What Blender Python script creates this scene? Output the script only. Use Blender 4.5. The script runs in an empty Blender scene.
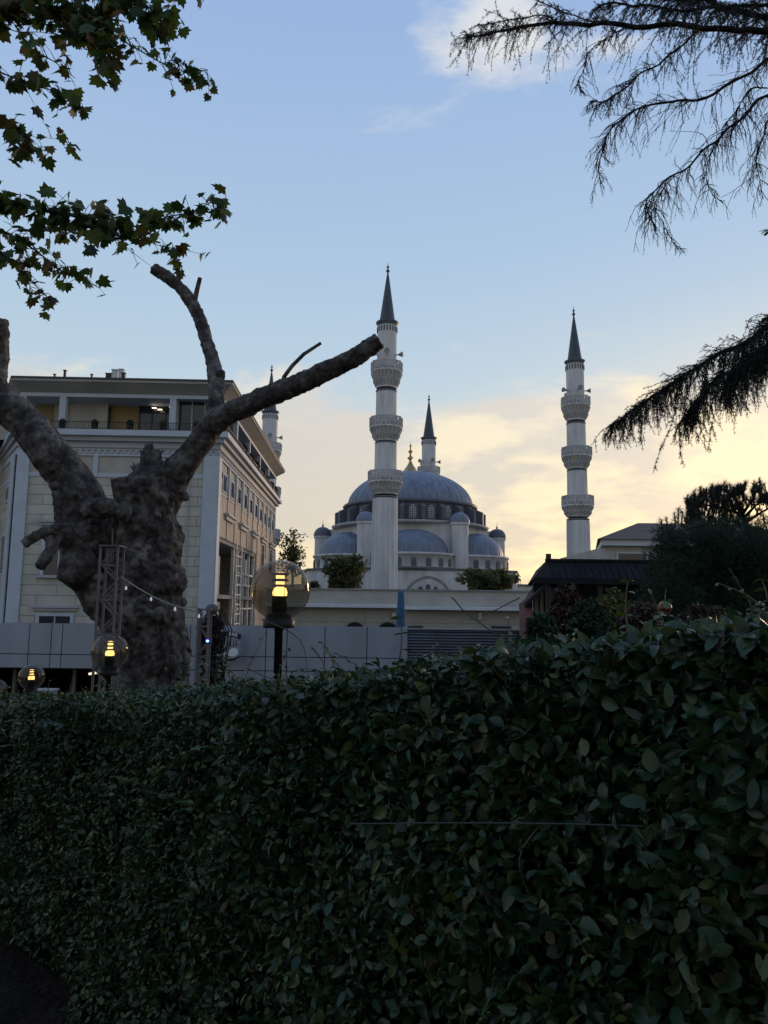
import bpy, math, random
import numpy as np
from mathutils import Vector, Matrix, Euler, noise
random.seed(7); rng = np.random.default_rng(11)
PI = math.pi
sc = bpy.context.scene
COL = sc.collection
# ------------------------------------------------------------------ camera
PITCH, ROLL, FPX = math.radians(7.15), 0.012, 739.0
cam_d = bpy.data.cameras.new('camera'); cam = bpy.data.objects.new('camera', cam_d); COL.objects.link(cam)
CR = Matrix.Rotation(PI/2 + PITCH, 3, 'X') @ Matrix.Rotation(ROLL, 3, 'Z')
cam.location = (0, 0, 1.6); cam.rotation_euler = CR.to_euler()
cam_d.sensor_fit = 'VERTICAL'; cam_d.sensor_height = 24; cam_d.lens = 24*FPX/1024
cam_d.clip_start = 0.05; cam_d.clip_end = 5000
sc.camera = cam
EYE = Vector((0, 0, 1.6))
def P(px, py, Y):
    """the point of the place at depth Y that was surveyed from the photograph"""
    d = CR @ Vector(((px-384)/FPX, -(py-512)/FPX, -1))
    return EYE + d*(Y/d.y)
def G(y):                                            # height of the sloping ground
    return -0.175*(min(max(y, 4.0), 20.0) - 4.0)
# ------------------------------------------------------------------ mesh builder
class MB:
    def __init__(s): s.v = []; s.f = []; s.sm = []
    def add(s, vs, fs, smooth=False):
        n = len(s.v); s.v += [tuple(v) for v in vs]
        s.f += [tuple(i+n for i in f) for f in fs]; s.sm += [smooth]*len(fs); return s
    def box(s, x0, x1, y0, y1, z0, z1):
        vs = [(x, y, z) for z in (z0, z1) for y in (y0, y1) for x in (x0, x1)]
        return s.add(vs, [(0,2,3,1), (4,5,7,6), (0,1,5,4), (2,6,7,3), (0,4,6,2), (1,3,7,5)])
    def bar(s, a, b, w, h=None):
        a = Vector(a); b = Vector(b); h = h or w; d = (b-a).normalized()
        up = Vector((0,0,1)) if abs(d.z) < .95 else Vector((0,1,0))
        x = d.cross(up).normalized()*w/2; y = x.cross(d).normalized()*h/2
        vs = [p+i*x+j*y for p in (a, b) for i, j in ((-1,-1),(1,-1),(1,1),(-1,1))]
        return s.add(vs, [(3,2,1,0), (4,5,6,7), (0,1,5,4), (1,2,6,5), (2,3,7,6), (3,0,4,7)])
    def tube(s, pts, rs, seg=8, smooth=True, cap=True):
        pts = [Vector(p) for p in pts]
        if not hasattr(rs, '__len__'): rs = [rs]*len(pts)
        vs, fs = [], []; ref = None
        for i, p in enumerate(pts):
            d = (pts[min(i+1, len(pts)-1)] - pts[max(i-1, 0)]).normalized()
            if ref is None:
                ref = Vector((0,0,1)) if abs(d.z) < .9 else Vector((1,0,0))
            x = (ref - d*ref.dot(d)).normalized(); y = d.cross(x); ref = x
            for k in range(seg):
                a = 2*PI*k/seg; vs.append(p + (x*math.cos(a) + y*math.sin(a))*rs[i])
        for i in range(len(pts)-1):
            for k in range(seg):
                k2 = (k+1) % seg
                fs.append((i*seg+k, i*seg+k2, (i+1)*seg+k2, (i+1)*seg+k))
        s.add(vs, fs, smooth)
        if cap:
            s.add(vs[:seg], [tuple(range(seg))[::-1]]); s.add(vs[-seg:], [tuple(range(seg))])
        return s
    def lathe(s, prof, seg=32, c=(0,0,0), smooth=True, mod=None, a0=0, a1=2*PI, sx=1, sy=1, rot=0):
        full = abs(a1-a0-2*PI) < 1e-6; n = seg if full else seg+1
        vs, fs = [], []
        for r, z in prof:
            for k in range(n):
                a = a0 + (a1-a0)*k/seg; rr = r*(mod(a, z) if mod else 1)
                X, Yy = rr*math.cos(a)*sx, rr*math.sin(a)*sy
                vs.append((c[0]+X*math.cos(rot)-Yy*math.sin(rot), c[1]+X*math.sin(rot)+Yy*math.cos(rot), c[2]+z))
        for i in range(len(prof)-1):
            for k in range(seg):
                k2 = (k+1) % n
                fs.append((i*n+k, i*n+k2, (i+1)*n+k2, (i+1)*n+k))
        return s.add(vs, fs, smooth)
    def prism(s, pts, z0, z1):
        n = len(pts)
        vs = [(x, y, z0) for x, y in pts] + [(x, y, z1) for x, y in pts]
        fs = [tuple(range(n))[::-1], tuple(range(n, 2*n))] + [(i, (i+1)%n, n+(i+1)%n, n+i) for i in range(n)]
        return s.add(vs, fs)
    def slab(s, pts, off):                            # any flat outline, thickened by a vector
        n = len(pts); pts = [Vector(p) for p in pts]; off = Vector(off)
        vs = pts + [p+off for p in pts]
        fs = [tuple(range(n))[::-1], tuple(range(n, 2*n))] + [(i, (i+1)%n, n+(i+1)%n, n+i) for i in range(n)]
        return s.add(vs, fs)
    def build(s, name, mat, parent=None, world=False, bevel=0):
        me = bpy.data.meshes.new(name)
        o = bpy.data.objects.new(name, me); COL.objects.link(o)
        vs = s.v
        if parent is not None:
            o.parent = parent
            if world:
                root = parent; off = Vector((0,0,0))
                while root is not None: off += root.location; root = root.parent
                vs = [(a-off.x, b-off.y, c-off.z) for a, b, c in vs]
        me.from_pydata(vs, [], s.f); me.update()
        me.polygons.foreach_set('use_smooth', s.sm)
        me.materials.append(mat)
        if bevel:
            m = o.modifiers.new('bevel', 'BEVEL'); m.width = bevel; m.segments = 2; m.limit_method = 'ANGLE'
        return o
def arr_mesh(name, V, F, mat, parent=None, smooth=False):
    V = np.asarray(V, np.float32); F = np.asarray(F, np.int32)
    if parent is not None:
        off = Vector((0,0,0)); r = parent
        while r is not None: off += r.location; r = r.parent
        V = V - np.array(off, np.float32)
    me = bpy.data.meshes.new(name); k = F.shape[1]
    me.vertices.add(len(V)); me.vertices.foreach_set('co', V.ravel())
    me.loops.add(F.size); me.loops.foreach_set('vertex_index', F.ravel())
    me.polygons.add(len(F)); me.polygons.foreach_set('loop_start', np.arange(0, F.size, k, dtype=np.int32))
    me.update(calc_edges=True); me.validate()
    if smooth: me.polygons.foreach_set('use_smooth', np.ones(len(me.polygons), bool))
    me.materials.append(mat)
    o = bpy.data.objects.new(name, me); COL.objects.link(o)
    if parent is not None: o.parent = parent
    return o
def inst(tv, tf, pos, nrm, ax, scale):
    """many leaves: template in its own xy plane (y = leaf axis), laid at pos with normal nrm and axis ax"""
    nrm = nrm/np.linalg.norm(nrm, axis=1, keepdims=True)
    ax = ax - nrm*(ax*nrm).sum(1, keepdims=True); ax = ax/(np.linalg.norm(ax, axis=1, keepdims=True)+1e-9)
    sx = np.cross(ax, nrm)
    R = np.stack([sx, ax, nrm], axis=2)
    sc_ = np.asarray(scale)
    if sc_.ndim == 1: sc_ = sc_[:, None]
    t = tv[None, :, :]*sc_[:, None, :]
    V = np.einsum('nij,nkj->nki', R, t) + pos[:, None, :]
    F = tf[None] + (np.arange(len(pos))*len(tv))[:, None, None]
    return V.reshape(-1, 3), F.reshape(-1, tf.shape[1])
def thing(name, label, cat, loc=(0,0,0), rz=0, group=None, kind=None):
    o = bpy.data.objects.new(name, None); COL.objects.link(o); o.empty_display_size = .2
    o.location = loc; o.rotation_euler = (0, 0, rz)
    return tag(o, label, cat, group, kind)
def tag(o, label=None, cat=None, group=None, kind=None):
    if label: o['label'] = label
    if cat: o['category'] = cat
    if group: o['group'] = group
    if kind: o['kind'] = kind
    return o
def copy_tree(o, parent=None):
    c = o.copy(); COL.objects.link(c); c.parent = parent
    for ch in list(o.children): copy_tree(ch, c)
    return c
# ------------------------------------------------------------------ materials
def nt(m): return m.node_tree.nodes, m.node_tree.links
def ramp(n, l, fac, stops):
    r = n.new('ShaderNodeValToRGB'); l.new(fac, r.inputs[0])
    e = r.color_ramp.elements
    while len(e) < len(stops): e.new(.5)
    for q, (p, c) in zip(e, stops): q.position = p; q.color = (*c, 1)
    return r.outputs[0]
def mat(name, c1, c2=None, scale=3.0, rough=.7, bump=0.0, bscale=None, detail=6, metal=0, spec=None, lo=.35, hi=.65, stretch=None):
    m = bpy.data.materials.new(name); m.use_nodes = True; n, l = nt(m)
    b = n['Principled BSDF']; b.inputs['Roughness'].default_value = rough; b.inputs['Metallic'].default_value = metal
    if spec is not None: b.inputs['Specular IOR Level'].default_value = spec
    c2 = c2 or tuple(x*.8 for x in c1)
    tc = n.new('ShaderNodeTexCoord'); vec = tc.outputs['Object']
    if stretch:
        mp = n.new('ShaderNodeMapping'); mp.inputs['Scale'].default_value = stretch; l.new(vec, mp.inputs[0]); vec = mp.outputs[0]
    no = n.new('ShaderNodeTexNoise'); no.inputs['Scale'].default_value = scale; no.inputs['Detail'].default_value = detail
    l.new(vec, no.inputs[0])
    l.new(ramp(n, l, no.outputs[0], [(lo, c1), (hi, c2)]), b.inputs['Base Color'])
    if bump:
        n2 = n.new('ShaderNodeTexNoise'); n2.inputs['Scale'].default_value = bscale or scale*4; n2.inputs['Detail'].default_value = 8
        l.new(vec, n2.inputs[0]); bp = n.new('ShaderNodeBump'); bp.inputs['Strength'].default_value = 1; bp.inputs['Distance'].default_value = bump
        l.new(n2.outputs[0], bp.inputs['Height']); l.new(bp.outputs[0], b.inputs['Normal'])
    return m
def block_mat(name, c1, c2, mortar, bw, bh, ms=.02, rough=.75, offset=.5):
    m = bpy.data.materials.new(name); m.use_nodes = True; n, l = nt(m); b = n['Principled BSDF']; b.inputs['Roughness'].default_value = rough
    tc = n.new('ShaderNodeTexCoord'); sp = n.new('ShaderNodeSeparateXYZ'); l.new(tc.outputs['Object'], sp.inputs[0])
    ad = n.new('ShaderNodeMath'); l.new(sp.outputs[0], ad.inputs[0]); l.new(sp.outputs[1], ad.inputs[1])
    cb = n.new('ShaderNodeCombineXYZ'); l.new(ad.outputs[0], cb.inputs[0]); l.new(sp.outputs[2], cb.inputs[1])
    br = n.new('ShaderNodeTexBrick'); l.new(cb.outputs[0], br.inputs[0]); br.offset = offset
    br.inputs['Scale'].default_value = 1; br.inputs['Brick Width'].default_value = bw; br.inputs['Row Height'].default_value = bh
    br.inputs['Mortar Size'].default_value = ms; br.inputs['Color1'].default_value = (*c1, 1); br.inputs['Color2'].default_value = (*c2, 1)
    br.inputs['Mortar'].default_value = (*mortar, 1); br.inputs['Mortar Smooth'].default_value = .3
    no = n.new('ShaderNodeTexNoise'); no.inputs['Scale'].default_value = .9; no.inputs['Detail'].default_value = 8; l.new(tc.outputs['Object'], no.inputs[0])
    mx = n.new('ShaderNodeMix'); mx.data_type = 'RGBA'; mx.blend_type = 'MULTIPLY'; mx.inputs[0].default_value = 1
    l.new(br.outputs[0], mx.inputs[6]); l.new(ramp(n, l, no.outputs[0], [(.3, (.8,.79,.77)), (.65, (1,1,1))]), mx.inputs[7])
    l.new(mx.outputs[2], b.inputs['Base Color'])
    bp = n.new('ShaderNodeBump'); bp.inputs['Distance'].default_value = .02; bp.inputs['Strength'].default_value = .6; bp.invert = True
    l.new(br.outputs[1], bp.inputs['Height']); l.new(bp.outputs[0], b.inputs['Normal'])
    return m
def leaf_mat(name, cols, rough=.45, trans=.0, spec=.5):
    m = bpy.data.materials.new(name); m.use_nodes = True; n, l = nt(m); b = n['Principled BSDF']
    g = n.new('ShaderNodeNewGeometry')
    st = [(i/(len(cols)-1), c) for i, c in enumerate(cols)]
    col = ramp(n, l, g.outputs['Random Per Island'], st)
    l.new(col, b.inputs['Base Color']); b.inputs['Roughness'].default_value = rough; b.inputs['Specular IOR Level'].default_value = spec
    if trans:
        t = n.new('ShaderNodeBsdfTranslucent'); l.new(col, t.inputs[0]); mx = n.new('ShaderNodeMixShader'); mx.inputs[0].default_value = trans
        out = n['Material Output']; l.new(b.outputs[0], mx.inputs[1]); l.new(t.outputs[0], mx.inputs[2]); l.new(mx.outputs[0], out.inputs[0])
    return m
def emit(name, c, s):
    m = bpy.data.materials.new(name); m.use_nodes = True; b = m.node_tree.nodes['Principled BSDF']
    b.inputs['Base Color'].default_value = (*c, 1); b.inputs['Emission Color'].default_value = (*c, 1); b.inputs['Emission Strength'].default_value = s
    return m
def smoked_glass():
    m = bpy.data.materials.new('smoked_glass'); m.use_nodes = True; n, l = nt(m); n.remove(n['Principled BSDF'])
    t = n.new('ShaderNodeBsdfTransparent'); t.inputs[0].default_value = (.58,.545,.48,1)
    g = n.new('ShaderNodeBsdfGlossy'); g.inputs['Roughness'].default_value = .04; g.inputs[0].default_value = (1,.98,.95,1)
    lw0 = n.new('ShaderNodeLayerWeight'); lw0.inputs[0].default_value = .5
    lw1 = n.new('ShaderNodeMath'); lw1.operation = 'POWER'; lw1.inputs[1].default_value = 5; l.new(lw0.outputs['Facing'], lw1.inputs[0])
    lw = n.new('ShaderNodeMath'); lw.operation = 'MULTIPLY_ADD'; lw.inputs[1].default_value = .55; lw.inputs[2].default_value = .04; l.new(lw1.outputs[0], lw.inputs[0])
    d = n.new('ShaderNodeBsdfDiffuse'); d.inputs[0].default_value = (.12,.105,.08,1)
    no = n.new('ShaderNodeTexNoise'); no.inputs['Scale'].default_value = 6; tc = n.new('ShaderNodeTexCoord'); l.new(tc.outputs['Object'], no.inputs[0])
    mr = n.new('ShaderNodeMapRange'); mr.inputs[1].default_value = .35; mr.inputs[2].default_value = .75; mr.inputs[3].default_value = .05; mr.inputs[4].default_value = .22; l.new(no.outputs[0], mr.inputs[0])
    m0 = n.new('ShaderNodeMixShader'); l.new(mr.outputs[0], m0.inputs[0]); l.new(t.outputs[0], m0.inputs[1]); l.new(d.outputs[0], m0.inputs[2])
    m1 = n.new('ShaderNodeMixShader'); l.new(lw.outputs[0], m1.inputs[0]); l.new(m0.outputs[0], m1.inputs[1]); l.new(g.outputs[0], m1.inputs[2])
    l.new(m1.outputs[0], n['Material Output'].inputs[0]); return m
def bark_mat(name, c1, c2, c3, sc1=1.6, bump=.03):
    m = bpy.data.materials.new(name); m.use_nodes = True; n, l = nt(m); b = n['Principled BSDF']; b.inputs['Roughness'].default_value = .9; b.inputs['Specular IOR Level'].default_value = .2
    tc = n.new('ShaderNodeTexCoord')
    no = n.new('ShaderNodeTexNoise'); no.inputs['Scale'].default_value = sc1; no.inputs['Detail'].default_value = 10; no.inputs['Roughness'].default_value = .7; l.new(tc.outputs['Object'], no.inputs[0])
    vo = n.new('ShaderNodeTexVoronoi'); vo.inputs['Scale'].default_value = 6; vo.feature = 'SMOOTH_F1'
    mp = n.new('ShaderNodeMapping'); mp.inputs['Scale'].default_value = (1, 1, .6); l.new(tc.outputs['Object'], mp.inputs[0])
    nv = n.new('ShaderNodeTexNoise'); nv.inputs['Scale'].default_value = 3; l.new(mp.outputs[0], nv.inputs[0])
    mv = n.new('ShaderNodeMix'); mv.data_type = 'RGBA'; mv.inputs[0].default_value = .35; l.new(mp.outputs[0], mv.inputs[6]); l.new(nv.outputs[1], mv.inputs[7]); l.new(mv.outputs[2], vo.inputs[0])
    c = ramp(n, l, no.outputs[0], [(.38, c1), (.5, c2), (.62, c3)])
    mx = n.new('ShaderNodeMix'); mx.data_type = 'RGBA'; mx.blend_type = 'MULTIPLY'; mx.inputs[0].default_value = .8
    l.new(c, mx.inputs[6]); l.new(ramp(n, l, vo.outputs['Distance'], [(.05, (1,1,1)), (.5, (.45,.43,.42))]), mx.inputs[7]); l.new(mx.outputs[2], b.inputs['Base Color'])
    n2 = n.new('ShaderNodeTexNoise'); n2.inputs['Scale'].default_value = 9; n2.inputs['Detail'].default_value = 10; n2.inputs['Roughness'].default_value = .7; l.new(tc.outputs['Object'], n2.inputs[0])
    ad = n.new('ShaderNodeMath'); ad.operation = 'SUBTRACT'; l.new(n2.outputs[0], ad.inputs[0]); l.new(vo.outputs['Distance'], ad.inputs[1])
    bp = n.new('ShaderNodeBump'); bp.inputs['Distance'].default_value = bump; bp.inputs['Strength'].default_value = 1; l.new(ad.outputs[0], bp.inputs['Height']); l.new(bp.outputs[0], b.inputs['Normal'])
    return m
M = dict(
 stone=mat('mosque_stone', (.68,.67,.66), (.50,.49,.475), .9, .7, .03, 3, stretch=(1,1,.22)),
 stone_trim=mat('mosque_trim', (.54,.53,.51), (.42,.41,.40), .5, .7),
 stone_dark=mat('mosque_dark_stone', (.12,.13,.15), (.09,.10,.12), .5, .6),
 spire=mat('lead_spire', (.055,.07,.085), (.04,.05,.06), .5, .45),
 gold=mat('gold', (.50,.36,.18), (.36,.25,.12), 2, .45, metal=.9),
 pane=mat('dark_glass', (.018,.022,.028), (.03,.035,.04), .6, .08, spec=.7),
 white=mat('white_trim', (.50,.545,.60), (.44,.48,.53), .7, .6),
 cornice=mat('cornice_paint', (.42,.44,.45), (.35,.365,.375), .5, .65, stretch=(1,1,4)),
 soffit=mat('soffit_paint', (.36,.345,.31), (.29,.28,.26), .4, .7, stretch=(1,1,5)),
 roof=mat('roof_sheet', (.055,.05,.05), (.04,.04,.04), .8, .6),
 yellow=mat('ochre_wall', (.36,.27,.12), (.30,.23,.10), .8, .8),
 beige=mat('plain_beige', (.47,.44,.38), (.38,.355,.31), .8, .8),
 pinkish=block_mat('side_cladding', (.50,.405,.32), (.47,.385,.31), (.30,.24,.20), 2.4, 3.0, .03, offset=0),  # warm pink of the sunset glow on this side is put into the colour
 front=block_mat('front_cladding', (.56,.53,.455), (.50,.475,.41), (.20,.18,.15), 2.6, .68, .022),
 iron=mat('black_iron', (.02,.02,.022), (.015,.015,.016), 4, .5),
 concrete=mat('concrete', (.30,.30,.29), (.22,.22,.215), 1.2, .85, .01),
 panel=mat('grey_composite_panel', (.34,.36,.40), (.26,.28,.31), 1.1, .42, stretch=(1,1,.3), detail=9),
 seam=mat('panel_joint', (.04,.045,.05)),
 darkin=mat('shaded_interior', (.03,.03,.035), (.02,.02,.022), 1, .9),  # near-black colour carries the shade of open interiors and recesses
 louvre=mat('louvre_metal', (.22,.24,.27), (.18,.20,.23), .6, .4, metal=.3),
 gutter=mat('white_gutter', (.62,.64,.66), (.5,.52,.54), .6, .4),
 lowwall=block_mat('low_cladding', (.45,.42,.37), (.41,.385,.345), (.27,.25,.22), 6, 1.1, .02),
 blue=mat('blue_canvas', (.04,.13,.25), (.03,.09,.18), 3, .8, .02, 8),
 kioskroof=mat('dark_corrugated', (.020,.019,.022), (.012,.012,.013), 2, .75, spec=.15),
 planks=mat('weathered_planks', (.28,.25,.23), (.14,.12,.11), 3, .85, .01, stretch=(3,3,.3)),
 rose=mat('rose_paint', (.24,.11,.11), (.18,.09,.09), 2, .8),
 tiles=block_mat('roof_tiles', (.14,.075,.06), (.10,.055,.045), (.03,.02,.02), .35, .3, .03),
 blackm=mat('black_lamp_metal', (.010,.010,.011), (.016,.016,.016), 8, .45, spec=.2),
 darkmet=mat('lamp_louvre_metal', (.10,.055,.05), (.07,.04,.04), 8, .4),
 glow=emit('lamp_glow', (1.0,.66,.22), 2.9),
 coolglow=emit('tube_glow', (1.0,.86,.6), .9),
 warmglow=emit('ceiling_glow', (1.0,.85,.65), 1.6),
 pearl=emit('fairy_glow', (.9,.93,1.0), .18),
 led=emit('blue_led', (.08,.12,1.0), 9),
 oldwood=mat('grey_timber', (.19,.16,.165), (.11,.095,.10), 6, .85, .006, 20, stretch=(1,1,.15)),
 cable=mat('pale_cable', (.30,.28,.24)),
 wire=mat('green_wire', (.035,.045,.04)),
 soil=mat('dark_soil', (.010,.007,.006), (.022,.016,.013), 7, .95, .04, 22, spec=.1),
 lawn=mat('far_ground', (.06,.06,.055), (.09,.085,.075), .3, .95),
 board=mat('sign_board', (.34,.35,.38), (.20,.21,.24), 9, .5),
 ink=mat('sign_dark', (.012,.012,.016), (.02,.02,.02)),
 letters=mat('sign_letters', (.80,.80,.82), (.74,.74,.76)),
 ladder=mat('white_ladder', (.62,.62,.60), (.5,.5,.48), 2, .5),
 terracotta=mat('dark_pot', (.03,.028,.028), (.045,.03,.028)),
 red=mat('red_gloss', (.16,.01,.01), (.10,.008,.008), 4, .18),
 petal=mat('pale_petal', (.5,.52,.58), (.4,.42,.5)),
 bark=bark_mat('plane_bark', (.055,.047,.046), (.12,.105,.098), (.28,.26,.235), 3.6, .05),
 darkbark=bark_mat('dark_bark', (.015,.012,.011), (.03,.025,.022), (.05,.042,.035), 4, .008),
 cutwood=mat('sawn_wood', (.20,.15,.11), (.12,.09,.07), 6, .9),
 hedgeleaf=leaf_mat('hedge_leaves', [(.014,.034,.014), (.022,.046,.018), (.028,.054,.020), (.016,.038,.015), (.036,.064,.018), (.022,.046,.020), (.018,.042,.018), (.026,.052,.017), (.020,.046,.020), (.016,.040,.016), (.07,.088,.018), (.030,.052,.020), (.022,.046,.017), (.055,.036,.018)], .38, .16, .34),
 newleaf=leaf_mat('new_growth', [(.035,.07,.02), (.05,.095,.022), (.07,.11,.022), (.10,.12,.02), (.04,.07,.03)], .35, .2, .45),
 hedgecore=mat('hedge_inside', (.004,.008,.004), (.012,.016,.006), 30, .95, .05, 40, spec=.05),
 stem=mat('green_stem', (.05,.055,.03), (.07,.05,.035), 12, .7),
 planeleaf=leaf_mat('plane_leaves', [(.03,.06,.012), (.045,.085,.014), (.06,.11,.016), (.085,.115,.018), (.09,.055,.018), (.028,.055,.012), (.03,.06,.012)], .5, .4, .3),
 needle=leaf_mat('cedar_needles', [(.010,.014,.012), (.016,.022,.016), (.02,.03,.02)], .6, .1),
 pine=leaf_mat('pine_needles', [(.012,.022,.014), (.020,.032,.020), (.03,.042,.024)], .6, .15),
 bush=leaf_mat('bush_leaves', [(.012,.032,.017), (.018,.044,.024), (.026,.052,.028)], .6, .15, .25),
 mid=leaf_mat('far_tree_leaves', [(.08,.09,.045), (.12,.13,.06), (.16,.16,.07)], .7, .4, .2),
 yel=leaf_mat('yellow_shrub_leaves', [(.09,.10,.025), (.12,.12,.03), (.06,.08,.03)], .5, .2),
 rust=leaf_mat('red_shrub_leaves', [(.07,.02,.02), (.04,.03,.02), (.025,.035,.02), (.09,.025,.022)], .5, .2),
 drywood=leaf_mat('dry_vine', [(.03,.022,.02), (.05,.03,.028), (.022,.026,.018), (.04,.022,.03)], .8, .1),
)
def dome_mat():
    m = mat('lead_dome', (.12,.145,.205), (.20,.22,.28), .9, .5, stretch=(1.6,1.6,.25))
    return m
M['dome'] = dome_mat(); M['glass'] = smoked_glass()
# ------------------------------------------------------------------ sky and sun
w = bpy.data.worlds.new('World'); sc.world = w; w.use_nodes = True
n, l = w.node_tree.nodes, w.node_tree.links
bg = n['Background']
SUN_AZ, SUN_EL = math.radians(34), math.radians(5)   # azimuth from +Y towards +X
sky = n.new('ShaderNodeTexSky'); sky.sky_type = 'NISHITA'; sky.sun_disc = False; sky.sun_elevation = SUN_EL; sky.sun_rotation = SUN_AZ
tc = n.new('ShaderNodeTexCoord'); sp = n.new('ShaderNodeSeparateXYZ'); l.new(tc.outputs['Generated'], sp.inputs[0])
def math_(op, a, b=None, c=None):
    x = n.new('ShaderNodeMath'); x.operation = op
    for i, q in enumerate((a, b, c)):
        if q is None: continue
        if isinstance(q, (int, float)): x.inputs[i].default_value = q
        else: l.new(q, x.inputs[i])
    return x.outputs[0]
def mixc(f, a, b, mode='MIX'):
    x = n.new('ShaderNodeMix'); x.data_type = 'RGBA'; x.blend_type = mode
    for i, q in ((0, f), (6, a), (7, b)):
        if isinstance(q, (int, float)): x.inputs[i].default_value = q
        elif isinstance(q, tuple): x.inputs[i].default_value = (*q, 1)
        else: l.new(q, x.inputs[i])
    return x.outputs[2]
zc = math_('MAXIMUM', sp.outputs[2], 0.0)
grad = ramp(n, l, zc, [(0, (.78,.62,.42)), (.09, (.74,.63,.47)), (.19, (.56,.62,.62)), (.30, (.44,.56,.67)), (.46, (.36,.495,.67)), (.66, (.285,.415,.67)), (1, (.19,.31,.58))])
# glow towards the set sun
vd = n.new('ShaderNodeVectorMath'); vd.operation = 'DOT_PRODUCT'; l.new(tc.outputs['Generated'], vd.inputs[0])
vd.inputs[1].default_value = (math.sin(SUN_AZ)*math.cos(SUN_EL+.07), math.cos(SUN_AZ)*math.cos(SUN_EL+.07), math.sin(SUN_EL+.07))
gl = math_('POWER', math_('MAXIMUM', vd.outputs['Value'], 0), 14)
glb = math_('POWER', math_('MAXIMUM', math_('ADD', math_('MULTIPLY', vd.outputs['Value'], .5), .5), 0), 1.3)
base = mixc(math_('MULTIPLY', gl, math_('SUBTRACT', 1.0, math_('SMOOTH_MIN', math_('MULTIPLY', zc, 2.6), 1.0, .2))), grad, (1.05,.78,.42))
# clouds on a layer overhead
den = math_('ADD', zc, .26)
cx = math_('DIVIDE', sp.outputs[0], den); cy = math_('DIVIDE', sp.outputs[1], den)
cv = n.new('ShaderNodeCombineXYZ'); l.new(cx, cv.inputs[0]); l.new(cy, cv.inputs[1]); l.new(math_('MULTIPLY', zc, 3.0), cv.inputs[2])
nz = n.new('ShaderNodeTexNoise'); nz.inputs['Scale'].default_value = 1.9; nz.inputs['Detail'].default_value = 9; nz.inputs['Roughness'].default_value = .62; nz.inputs['Distortion'].default_value = .35
mpc = n.new('ShaderNodeMapping'); mpc.inputs['Location'].default_value = (1.7, 3.1, .4); l.new(cv.outputs[0], mpc.inputs[0]); l.new(mpc.outputs[0], nz.inputs[0])
# more cover low down, little high up
cover = ramp(n, l, zc, [(0, (.33,)*3), (.16, (.35,)*3), (.235, (.26,)*3), (.29, (.08,)*3), (.36, (0,)*3), (.8, (0,)*3)])
def patch(px, py, wdeg, amt):
    d = (P(px, py, 1)-EYE).normalized(); v = n.new('ShaderNodeVectorMath'); v.operation = 'DOT_PRODUCT'; l.new(tc.outputs['Generated'], v.inputs[0]); v.inputs[1].default_value = d
    m_ = n.new('ShaderNodeMapRange'); m_.interpolation_type = 'SMOOTHSTEP'; l.new(v.outputs['Value'], m_.inputs[0])
    m_.inputs[1].default_value = math.cos(math.radians(wdeg)); m_.inputs[2].default_value = 1.0; m_.inputs[3].default_value = 0; m_.inputs[4].default_value = amt
    return m_.outputs[0]
cm = math_('ADD', math_('SUBTRACT', nz.outputs[0], .12), cover)
cm = math_('ADD', cm, patch(600, -10, 9.5, .24)); cm = math_('ADD', cm, patch(470, 2, 6, .18)); cm = math_('ADD', cm, patch(330, 470, 9, .12)); cm = math_('ADD', cm, patch(560, 420, 12, .10))
mask = n.new('ShaderNodeMapRange'); mask.interpolation_type = 'SMOOTHSTEP'; l.new(cm, mask.inputs[0]); mask.inputs[1].default_value = .53; mask.inputs[2].default_value = .70
nz2 = n.new('ShaderNodeTexNoise'); nz2.inputs['Scale'].default_value = 4.2; nz2.inputs['Detail'].default_value = 8; l.new(mpc.outputs[0], nz2.inputs[0])
cl_lit = mixc(glb, (.68,.62,.54), (.98,.79,.46))
cl_dark = mixc(glb, (.32,.35,.40), (.66,.56,.43))
dk = math_('MAXIMUM', math_('SUBTRACT', ramp(n, l, nz2.outputs[0], [(.42, (0,0,0)), (.58, (1,1,1))]), patch(322, 462, 9, 1.0)), 0)
cldc = mixc(math_('MINIMUM', math_('MULTIPLY', zc, 1.3), 1.0), mixc(dk, cl_dark, cl_lit), (.66,.70,.76))
full = mixc(math_('MULTIPLY', mask.outputs[0], .92), base, cldc)
nis = mixc(1.0, sky.outputs[0], (.1,.1,.1), 'MULTIPLY')
fin = mixc(.12, full, nis)
back = math_('SUBTRACT', 1.0, math_('MULTIPLY', math_('MAXIMUM', math_('MULTIPLY', sp.outputs[1], -1.0), 0), .35))
bk = n.new('ShaderNodeCombineColor'); [l.new(back, bk.inputs[i]) for i in range(3)]
fin = mixc(1.0, fin, bk.outputs[0], 'MULTIPLY')
l.new(fin, bg.inputs[0]); bg.inputs[1].default_value = 1.0
sd = bpy.data.lights.new('sun', 'SUN'); so = bpy.data.objects.new('sun', sd); COL.objects.link(so)
sd.energy = 1.0; sd.angle = math.radians(12); sd.color = (1.0,.66,.42)
sdir = Vector((math.sin(SUN_AZ)*math.cos(SUN_EL), math.cos(SUN_AZ)*math.cos(SUN_EL), math.sin(SUN_EL)))
so.rotation_euler = sdir.to_track_quat('Z', 'Y').to_euler(); so.location = (20, 10, 30)
vs_ = sc.view_settings; sc.display_settings.display_device = 'sRGB'; vs_.view_transform = 'Standard'; vs_.look = 'None'; vs_.exposure = .3; vs_.gamma = 1; vs_.use_curve_mapping = False
sc.render.engine = 'CYCLES'; cy_ = sc.cycles; cy_.max_bounces = 6; cy_.transparent_max_bounces = 12; cy_.use_denoising = True; cy_.caustics_reflective = False; cy_.caustics_refractive = False
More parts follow.
